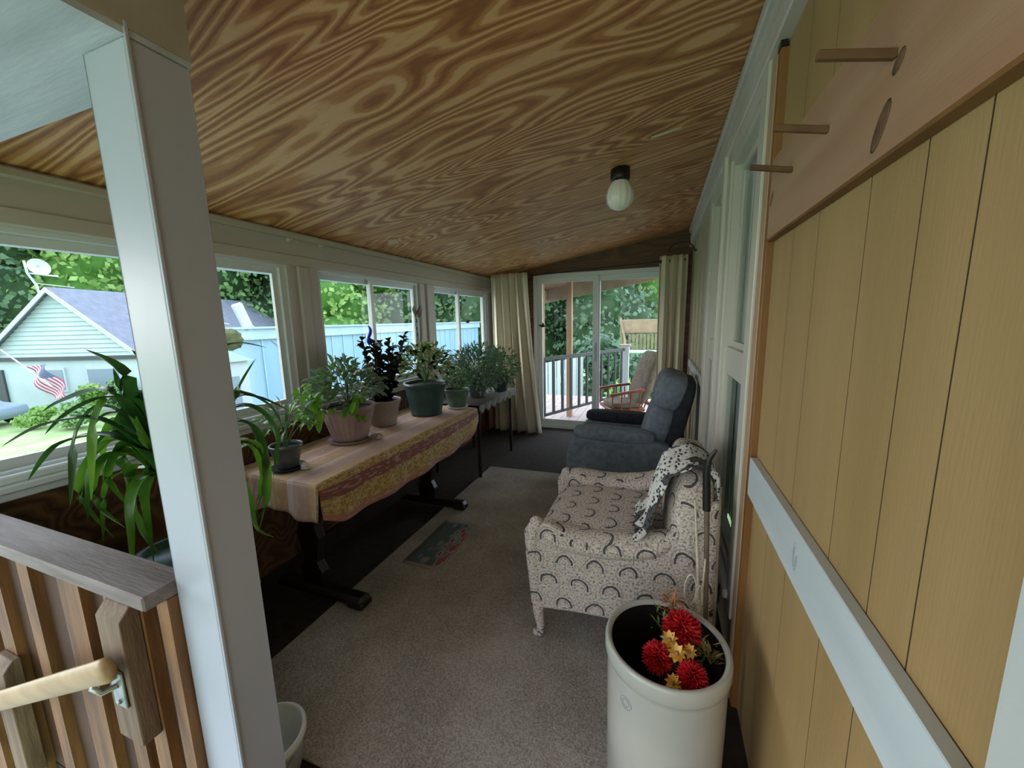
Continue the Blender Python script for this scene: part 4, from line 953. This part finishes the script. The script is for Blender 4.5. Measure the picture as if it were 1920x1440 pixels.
for z in (1.52, 1.45, 1.39, 1.33): b.ball((XG+.03, 3.28, z), (.008, .014, .018), 8, 6)
part(b, 'beads', 'glass_beads', t)
b = MB()
for k in (-1, 1):
    b.add([(XG+.03, 3.28, 1.60), (XG+.05, 3.28+k*.05, 1.67), (XG+.05, 3.28+k*.085, 1.63), (XG+.05, 3.28+k*.05, 1.58), (XG+.04, 3.28+k*.03, 1.55)], [(0, 1, 2, 3, 4)])
b.ball((XG+.03, 3.28, 1.60), (.006, .006, .03), 6, 6); part(b, 'wings', 'stick', t, thick=.003)
bird((XG+.02, 4.40, 1.50), .035, label='small black bird ornament on the farthest left window'); bird((-1.50, YF-.005, 1.42), .035, face='y', label='small black bird ornament on the glass door')

# ------------------------------------------------------------------ outdoors: ground
GZ = -2.6
b = MB(); b.grid(lambda u, v: (-130+170*u, -60+200*v, GZ), 12, 12); tag(b.build('lawn', 'lawn'), 'green lawn around the houses', 'lawn', kind='structure')
b = MB(); b.grid(lambda u, v: (-16+13.5*u, -9+16*v+2*u, GZ+.02), 4, 8); tag(b.build('bounce_gravel', 'gravel'), 'pale gravel strip added to bounce neutral light into the porch', 'bounce_gravel', kind='structure')  # added pale sheet, tones down the green bounce from the lawn

# ------------------------------------------------------------------ gabled house
D = 20
e0 = on_depth(-12, 652, D); e1 = on_depth(262, 672, D); ap = on_depth(100, 546, D)
ap.x, ap.y = (e0.x+e1.x)/2, (e0.y+e1.y)/2; gx = Vector((e1.x-e0.x, e1.y-e0.y, 0)); wdt = gx.length; gx.normalize(); gy = Vector((-gx.y, gx.x, 0))
ez = .45; az_ = 3.55; LEN = 30
def hp(u, v, z): q = Vector((e0.x, e0.y, 0))+gx*u+gy*v; return (q.x, q.y, z)
t = thing('house', 'pale green sided house with grey gabled roof beyond the yard', 'house', (ap.x, ap.y, GZ))
b = MB()
H0 = GZ
b.add([hp(0, 0, H0), hp(wdt, 0, H0), hp(wdt, 0, ez), hp(0, 0, ez)], [(0, 1, 2, 3)])
b.add([hp(wdt, 0, H0), hp(wdt, LEN, H0), hp(wdt, LEN, ez), hp(wdt, 0, ez)], [(0, 1, 2, 3)])
b.add([hp(0, 0, H0), hp(0, LEN, H0), hp(0, LEN, ez), hp(0, 0, ez)], [(0, 1, 2, 3)])
b.add([hp(0, LEN, H0), hp(wdt, LEN, H0), hp(wdt, LEN, ez), hp(wdt/2, LEN, az_), hp(0, LEN, ez)], [(0, 1, 2, 3, 4)])
part(b, 'wall', 'ext_siding', t)
b = MB()  # clapboards of the gable: real overlapping boards
nb = 15
for i in range(nb):
    z0 = ez-.25+(az_-ez+.25)*i/nb; z1 = ez-.25+(az_-ez+.25)*(i+1)/nb
    def xr(z): k = max(0, min(1, (z-ez)/(az_-ez))); return (wdt/2*k, wdt-wdt/2*k)
    a, c = xr(z0), xr(z1)
    b.add([hp(a[0], -.10, z0), hp(a[1], -.10, z0), hp(c[1], -.03, z1), hp(c[0], -.03, z1), hp(a[0], 0, z0), hp(a[1], 0, z0)], [(0, 1, 2, 3), (4, 5, 1, 0)])
part(b, 'gable_siding', 'ext_siding', t)
b = MB(); ov = .35
for u0, u1, za, zb in ((wdt/2, wdt+ov, az_+.12, ez-.15), (wdt/2, -ov, az_+.12, ez-.15)):
    b.add([hp(u0, -.35, za), hp(u1, -.35, zb), hp(u1, LEN+.3, zb), hp(u0, LEN+.3, za), hp(u0, -.35, za-.1), hp(u1, -.35, zb-.1), hp(u1, LEN+.3, zb-.1), hp(u0, LEN+.3, za-.1)], [(0, 1, 2, 3), (4, 5, 6, 7), (0, 1, 5, 4), (1, 2, 6, 5), (3, 2, 6, 7)])
part(b, 'roof', 'ext_roof', t)
b = MB()
for u1 in (wdt+ov, -ov):
    b.add([hp(wdt/2, -.38, az_+.10), hp(u1, -.38, ez-.15), hp(u1, -.38, ez-.38), hp(wdt/2, -.38, az_-.14)], [(0, 1, 2, 3)])
part(b, 'fascia', 'ext_white', t, thick=.05)
b = MB(); b.M = None; 
def hbox(mb, u0, u1, v0, v1, z0, z1):
    vs = [hp(u, v, z) for z in (z0, z1) for v in (v0, v1) for u in (u0, u1)]; mb.add(vs, [(0, 2, 3, 1), (4, 5, 7, 6), (0, 1, 5, 4), (2, 6, 7, 3), (0, 4, 6, 2), (1, 3, 7, 5)])
hbox(b, -.1, wdt+.1, -.14, -.02, ez-.42, ez-.22); part(b, 'trim_board', 'ext_dark', t)
for u0, u1 in ((2.2, 3.5), (4.6, 6.4)):
    b = MB(); hbox(b, u0, u1, -.08, .0, -1.6, -.35); w_ = part(b, 'window', 'ext_white', t)
    b = MB(); hbox(b, u0+.1, u1-.1, -.1, -.08, -1.5, -.45); part(b, 'pane', 'ext_pane', w_)
b = MB(); hbox(b, -.3, .25, -.1, 0, GZ, -.4); part(b, 'door', 'ext_dark', t)
# satellite dish on the gable
q = Vector(hp(wdt/2-.4, -.3, az_-.2)); t = thing('satellite_dish', 'white dish antenna on a bent mast at the gable peak', 'antenna', q)
b = MB(); b.tube([q, q+Vector((-.1, 0, .4)), q+Vector((-.45, -.1, 1.0)), q+Vector((-.55, -.1, 1.6))], .05, 8); part(b, 'mast', 'dish', t)
b = MB(); b.M = Matrix.Translation(q+gx*.4+Vector((-.4, 0, 1.25))) @ Matrix.Rotation(1.35, 4, 'Y') ; b.lathe([(.001, 0), (.2, .03), (.34, .1), (.4, .15)], seg=24, cap=False); part(b, 'dish', 'dish', t, thick=.02)
b = MB(); b.tube([q+Vector((-.5, 0, 1.0)), q+gx*1.1+Vector((0, 0, .8))], .04, 6); b.tube([q+Vector((0, -.1, .5)), q+gx*1.8+Vector((0, 0, .25))], .02, 6); part(b, 'arm', 'dish', t)
# flag
f0 = on_depth(2, 656, 18.5); f1 = on_depth(52, 692, 18.2); t = thing('flag', 'striped red white and blue flag on a slanted pole', 'flag', f0)
b = MB(); b.tube([f0, f1+(f1-f0)*.9], .035, 8); part(b, 'pole', 'ext_white', t)
pu = (f1-f0).normalized(); a0 = f0+(f1-f0)*.9
b = MB()
ff = [on_depth(48, 688, 18.2), on_depth(85, 682, 18.2), on_depth(134, 745, 18.2), on_depth(100, 752, 18.2)]
b.grid(lambda u, v: tuple((ff[0].lerp(ff[1], v)).lerp(ff[3].lerp(ff[2], v), u)+Vector((0, .16*math.sin(u*9+v*3), .05*math.sin(u*7)))), 24, 12, uvfn=lambda u, v: (u, v))
part(b, 'cloth', 'flag_cloth', t, thick=.01)
# car
c0 = on_depth(-8, 790, 17); t = thing('car', 'blue grey car parked at the left edge beyond the window', 'car', (c0.x, c0.y, GZ))
b = MB(); b.M = Matrix.Translation((c0.x-1.9, c0.y-.6, GZ)) @ Matrix.Rotation(.45, 4, 'Z')
b.prism([(-2.2, .3), (2.1, .3), (2.25, .55), (2.2, .85), (1.2, 1.0), (.6, 1.5), (-1.2, 1.5), (-1.9, 1.0), (-2.25, .9)], 1, -.85, .85); M_ = b.M; part(b, 'body', 'car_paint', t, bevel=.08)
b = MB(); b.M = M_; b.prism([(1.05, 1.0), (.55, 1.42), (-1.1, 1.42), (-1.65, 1.0)], 1, -.87, .87); part(b, 'car_window', 'car_glass', t)
for x in (-1.4, 1.4):
    for y in (-.8, .8):
        b = MB(); b.M = M_ @ Matrix.Translation((x, y, .33)) @ Matrix.Rotation(PI/2, 4, 'X'); b.lathe([(.001, -.1), (.28, -.1), (.33, -.06), (.33, .06), (.28, .1), (.001, .1)], seg=20, cap=False); part(b, 'wheel', 'rubber', t)
# blue outbuilding running alongside the porch
t = thing('blue_shed', 'long pale blue outbuilding with a lighter top board outside the windows', 'shed', (-7, 8.5, GZ))
b = MB(); b.box(-8.5, -6, 4.45, 12.6, GZ, 1.36); part(b, 'wall', 'ext_blue', t)
b = MB(); b.box(-5.985, -5.95, 4.4, 12.65, 1.30, 1.47); b.box(-8.6, -5.95, 4.36, 4.4, 1.30, 1.47); part(b, 'fascia', 'ext_blue_trim', t)
b = MB(); b.box(-8.7, -5.9, 4.3, 12.75, 1.47, 1.50); part(b, 'roof', 'ext_blue_trim', t)
b = MB()
for i in range(28): b.box(-6.0, -5.985, 4.5+.29*i, 4.515+.29*i, GZ, 1.3)
for y in (6.9, 9.6): b.box(-6.0, -5.975, y, y+.09, GZ, 1.3)
part(b, 'batten', 'ext_blue_trim', t)
# slanted dish panel and moss ball left of the shed
q = Vector((-5.93, 4.52, 1.50)); t = thing('dish_panel', 'white tilted dish with thin arms beside the blue outbuilding', 'antenna', q)
b = MB(); b.M = Matrix.Translation((-6.1, 4.32, 1.66)) @ Matrix.Rotation(.35, 4, 'X') @ Matrix.Rotation(-.2, 4, 'Z'); b.rbox((0, 0, 0), (.05, .15, .42), .02); part(b, 'dish', 'dish', t, thick=.012)
b = MB(); b.tube([(-6.1, 4.3, 1.65), (-6.05, 4.5, 1.45), (-6.0, 4.75, 1.35)], .012, 6); b.tube([(-6.1, 4.1, 1.55), (-6.0, 3.6, 1.62)], .008, 6); b.tube([(-6.05, 4.4, 1.5), (-5.95, 4.9, 1.1)], .008, 6); part(b, 'arm', 'dish', t)
t = thing('garden_arbor', 'white peaked garden box topped by a mossy ball', 'garden box', (-5.6, 3.65, GZ))
b = MB(); b.box(-5.9, -5.3, 3.22, 3.74, GZ, 1.05); part(b, 'body', 'ext_white', t); b = MB(); b.prism([(3.16, 1.05), (3.80, 1.05), (3.48, 1.2)], 0, -5.95, -5.25); part(b, 'roof', 'ext_siding', t)
b = MB(); b.box(-5.3, -5.29, 3.38, 3.6, .35, .85); part(b, 'pane', 'ext_pane', t)
b = MB(); b.ball((-5.6, 3.75, 1.33), (.15, .15, .15), 20, 12, .1); part(b, 'moss_ball', 'moss', t)

# ------------------------------------------------------------------ trees and shrubs
def tree(x, y, h, r, label, ml, mc, n_=3600, ls=None, cz=.6, group='trees beyond the yard', seed=0, name='tree', blobs=7, trunk=True, cat='tree', gz=GZ):
    ls = ls or .08+.011*math.hypot(x, y)
    rd = random.Random(seed); t = thing(name, label, cat, (x, y, gz), group)
    cs = []
    for i in range(blobs):
        a = rd.uniform(0, 2*PI); rr = rd.uniform(0, .55)*r; z = gz+h*(.22+.66*(i+.5)/blobs)
        sc = 1-.45*abs((i+.5)/blobs-.35)
        cs.append((Vector((x+rr*math.cos(a), y+rr*math.sin(a), z)), (r*.68*sc, r*.68*sc, h*.19)))
    if trunk:
        b = MB(); b.tube([(x, y, gz), (x+.1, y, gz+h*.3), (x, y+.1, gz+h*.75)], [.05*r+.05, .04*r+.04, .03], 8); part(b, 'trunk', 'bark', t)
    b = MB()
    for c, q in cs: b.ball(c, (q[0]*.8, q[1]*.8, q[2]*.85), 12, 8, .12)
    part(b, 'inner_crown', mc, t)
    V = []; F = []
    rng = np.random.RandomState(seed+3); per = n_//len(cs)
    for c, q in cs:
        d = rng.normal(size=(per, 3)); d /= np.linalg.norm(d, axis=1)[:, None]; k = rng.uniform(.78, 1.12, (per, 1)); P = np.array(c)+d*k*np.array(q)
        A = rng.normal(size=(per, 3)); A /= np.linalg.norm(A, axis=1)[:, None]; B = np.cross(A, d); B /= (np.linalg.norm(B, axis=1)[:, None]+1e-6)
        s_ = ls*rng.uniform(.5, 1.2, (per, 1)); A = A*s_*.5; B = B*s_*.32
        for j in range(per):
            b0 = len(V); V += [tuple(P[j]-A[j]), tuple(P[j]+B[j]), tuple(P[j]+A[j]), tuple(P[j]-B[j])]; F.append((b0, b0+1, b0+2, b0+3))
    b = MB(); b.v = V; b.f = F; b.sm = [False]*len(F); b.mi = [0]*len(F); part(b, 'foliage', ml, t)
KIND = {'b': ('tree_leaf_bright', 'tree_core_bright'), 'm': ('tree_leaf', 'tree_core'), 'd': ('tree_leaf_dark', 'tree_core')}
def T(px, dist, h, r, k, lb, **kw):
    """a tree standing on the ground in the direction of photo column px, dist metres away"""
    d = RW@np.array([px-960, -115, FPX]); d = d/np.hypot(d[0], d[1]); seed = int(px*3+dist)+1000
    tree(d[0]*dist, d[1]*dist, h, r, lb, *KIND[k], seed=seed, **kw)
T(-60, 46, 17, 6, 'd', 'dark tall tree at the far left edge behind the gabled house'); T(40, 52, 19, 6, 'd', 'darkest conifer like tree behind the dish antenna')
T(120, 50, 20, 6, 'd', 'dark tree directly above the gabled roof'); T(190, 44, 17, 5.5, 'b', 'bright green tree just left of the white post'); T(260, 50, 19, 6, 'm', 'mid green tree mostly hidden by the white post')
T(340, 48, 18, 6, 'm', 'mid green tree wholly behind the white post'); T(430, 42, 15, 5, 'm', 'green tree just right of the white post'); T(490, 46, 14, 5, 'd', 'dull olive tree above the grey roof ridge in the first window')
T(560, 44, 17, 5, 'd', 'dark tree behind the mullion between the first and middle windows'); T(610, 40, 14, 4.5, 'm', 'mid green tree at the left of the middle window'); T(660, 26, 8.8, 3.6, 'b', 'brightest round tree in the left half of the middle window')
T(745, 30, 10, 4, 'm', 'soft green tree in the right half of the middle window'); T(800, 32, 12, 4.5, 'd', 'dark green tree behind the beaded sun catcher'); T(845, 30, 10.5, 4, 'm', 'soft green tree in the left half of the farthest window'); T(900, 28, 11, 4, 'm', 'soft green tree in the right half of the farthest window')
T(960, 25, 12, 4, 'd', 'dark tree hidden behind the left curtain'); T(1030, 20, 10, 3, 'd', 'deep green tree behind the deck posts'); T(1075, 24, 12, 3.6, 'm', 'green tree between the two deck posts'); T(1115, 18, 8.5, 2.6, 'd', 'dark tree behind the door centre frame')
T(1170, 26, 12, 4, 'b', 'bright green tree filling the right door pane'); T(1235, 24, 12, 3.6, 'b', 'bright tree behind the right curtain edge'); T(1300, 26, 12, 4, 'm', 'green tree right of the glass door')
T(1150, 13, 3.6, 1.5, 'd', 'dark low bush under the hanging wooden seat', ls=.22, trunk=False, name='shrub', cat='shrub', group='shrubs around the yard'); T(1160, 9.5, 2.6, .8, 'b', 'bright yellow green bush beside the rocking chair', ls=.16, trunk=False, name='shrub', cat='shrub', group='shrubs around the yard', n_=1400)
for px, dist, h, r, k, lb in ((40, 18, 1.3, .9, 'b', 'low shrub farthest left under the gabled house'), (105, 17, 1.5, 1.0, 'm', 'flowering shrub below the flag'), (150, 19, 2.1, 1.1, 'b', 'leafy shrub right of the flag'), (200, 19, 2.3, 1.1, 'm', 'shrub against the house wall near the white post'), (10, 12, .9, .9, 'b', 'round low shrub near the bottom of the first window')):
    T(px, dist*1.45, h*.75, r*.8, k, lb, ls=.2, trunk=False, name='shrub', cat='shrub', group='shrubs around the yard', n_=900, blobs=4)

# ------------------------------------------------------------------ deck outside the sliding door
b = MB()
for i in range(22): b.box(-2.4+.145*i, -2.4+.145*i+.138, 5.32, 8.4, -.19, -.16)
tag(b.build('deck', 'deck_wood'), 'weathered deck boards outside the sliding glass door', 'deck', kind='structure')
b = MB(); b.prism([(-2.3, zc(-2.3)-.1), (.7, zc(.7)-.1), (.7, zc(.7)-.06), (-2.3, zc(-2.3)-.06)], 1, 5.3, 7.2); tag(b.build('deck_roof', 'deck_ceiling'), 'reddish board roof over the deck', 'roof', kind='structure')
b = MB(); b.prism([(-2.3, zc(-2.3)-.33), (.7, zc(.7)-.33), (.7, zc(.7)-.10), (-2.3, zc(-2.3)-.10)], 1, 7.0, 7.05); b.prism([(5.3, 1.86), (7.0, 1.86), (7.0, 2.02), (5.3, 2.02)], 0, -2.0, -1.94); tag(b.build('deck_beam', 'deck_beam'), 'tan wooden beam carrying the deck roof', 'beam', kind='structure')
P0, P1 = Vector((-1.74, 5.36, 0)), Vector((-.62, 7.65, 0))
t = thing('deck_railing', 'dark metal railing of upright bars around the deck', 'railing', P0)
dv = (P1-P0).normalized(); ang = math.atan2(dv.y, dv.x); Ln = (P1-P0).length; RM = Matrix.Translation(P0) @ Matrix.Rotation(ang, 4, 'Z')
b = MB(); b.M = RM; b.box(0, Ln, -.025, .025, .895, .945); part(b, 'top_rail', 'rail_dark', t); b = MB(); b.M = RM; b.box(0, Ln, -.015, .015, .04, .08); part(b, 'bottom_rail', 'rail_dark', t)
nbal = 12
for i in range(nbal): b = MB(); b.M = RM; x = .08+i*(Ln-.16)/(nbal-1); b.box(x-.019, x+.019, -.015, .015, .05, .91); part(b, 'baluster', 'rail_dark', t)
for (x, y, lb) in ((-1.78, 6.1, 'tan wooden deck post next to the left curtain'), (-1.42, 6.55, 'tan wooden deck post in the middle of the left door pane')):
    b = MB(); b.box(x-.045, x+.045, y-.045, y+.045, -.16, zc(x)-.10, .004); tag(b.build('deck_post', 'deck_post'), lb, 'post', 'posts carrying the deck roof')
t = thing('newel_post', 'short pale capped post at the end of the dark deck railing', 'post', (-.6, 7.7, 0)); b = MB(); b.box(-.67, -.53, 7.63, 7.77, -.16, .98); part(b, 'shaft', 'fence_white', t); b = MB(); b.box(-.69, -.51, 7.61, 7.79, .98, 1.01); part(b, 'cap', 'deck_wood', t)
b = MB()
for i in range(16): b.M = Matrix.Translation((-3.2, 8.6, -1.6)) @ Matrix.Rotation(ang+.1, 4, 'Z'); b.box(.2*i, .2*i+.15, -.01, .01, 0, 2.0)
tag(b.build('white_fence', 'fence_white'), 'white board fence seen between the railing bars', 'fence')
# rocking chair
t = thing('rocking_chair', 'reddish wooden rocking chair with brown cushions on the deck', 'rocking chair', (-.47, 5.86, -.16)); CX, CY = -.47, 5.86; RK = Matrix.Translation((CX, CY, -.16)) @ Matrix.Rotation(.45, 4, 'Z') @ Matrix.Translation((-CX, -CY, 0))
for sy in (-1, 1):
    b = MB(); b.M = RK; b.tube([(CX-.42+.84*k/10, CY+sy*.25, .02+.10*((k/10-.5)*2)**2) for k in range(11)], .016, 8); part(b, 'rocker', 'rocker_wood', t)
    b = MB(); b.M = RK; b.tube([(CX-.30, CY+sy*.29, .60), (CX-.1, CY+sy*.30, .63), (CX+.2, CY+sy*.27, .66)], .022, 8); ar = part(b, 'armrest', 'rocker_wood', t)
    for k in range(4): b = MB(); b.M = RK; x = CX-.26+.13*k; b.tube([(x, CY+sy*.27, .38), (x, CY+sy*.29, .62)], .010, 6); part(b, 'spindle', 'rocker_wood', ar)
    for x in (-.22, .2): b = MB(); b.M = RK; b.tube([(CX+x, CY+sy*.25, .06), (CX+x*.9, CY+sy*.24, .2), (CX+x*.8, CY+sy*.22, .37)], [.014, .022, .016], 8); part(b, 'leg', 'rocker_wood', t)
b = MB(); b.M = RK; b.rbox((CX-.02, CY, .37), (.5, .52, .05), .015); b.tube([(CX-.2, CY-.24, .2), (CX-.2, CY+.24, .2)], .012, 6); part(b, 'seat', 'rocker_wood', t)
b = MB(); b.M = RK; b.cushion((CX-.02, CY, .43), (.24, .24, .05), .5, seg=10); part(b, 'seat_cushion', 'rocker_cushion', t)
b = MB(); b.M = RK; b.cushion((CX+.31, CY, .80), (.07, .27, .40), .45, R=rot('Y', 20), seg=12); part(b, 'backrest', 'rocker_cushion', t)
b = MB(); b.M = RK; b.box(CX+.33, CX+.35, CY-.2, CY+.2, .4, .45)
for k in range(6): y = CY-.22+.088*k; b.tube([(CX+.22, y, .38), (CX+.5, y, 1.08)], .009, 6)
b.tube([(CX+.5, CY-.26, 1.09), (CX+.51, CY, 1.12), (CX+.5, CY+.26, 1.09)], .025, 8); part(b, 'back_frame', 'rocker_wood', t)
# wooden swing seat beyond the deck
t = thing('garden_swing', 'tan wooden porch swing frame beyond the rocking chair', 'swing', (-.4, 11, GZ))
b = MB(); b.rbox((-.45, 11, 1.28), (1.1, .06, .36), .01); part(b, 'backrest', 'swing_tan', t)
b = MB()
for k in range(8): b.box(-.78+.095*k, -.78+.095*k+.07, 10.9, 10.93, .68, 1.08)
part(b, 'slats', 'swing_olive', t)
b = MB(); b.rbox((-.42, 10.75, .63), (.85, .5, .05), .01); part(b, 'seat', 'ext_white', t)
b = MB(); b.tube([(-1.0, 11, 1.5), (-.88, 10.9, 1.0), (-.8, 10.6, .62)], .03, 6); part(b, 'arm', 'swing_tan', t)
for x in (-.95, .1): b = MB(); b.tube([(x, 11.05, GZ), (x, 11.05, 1.4)], .05, 8); part(b, 'post', 'swing_olive', t)
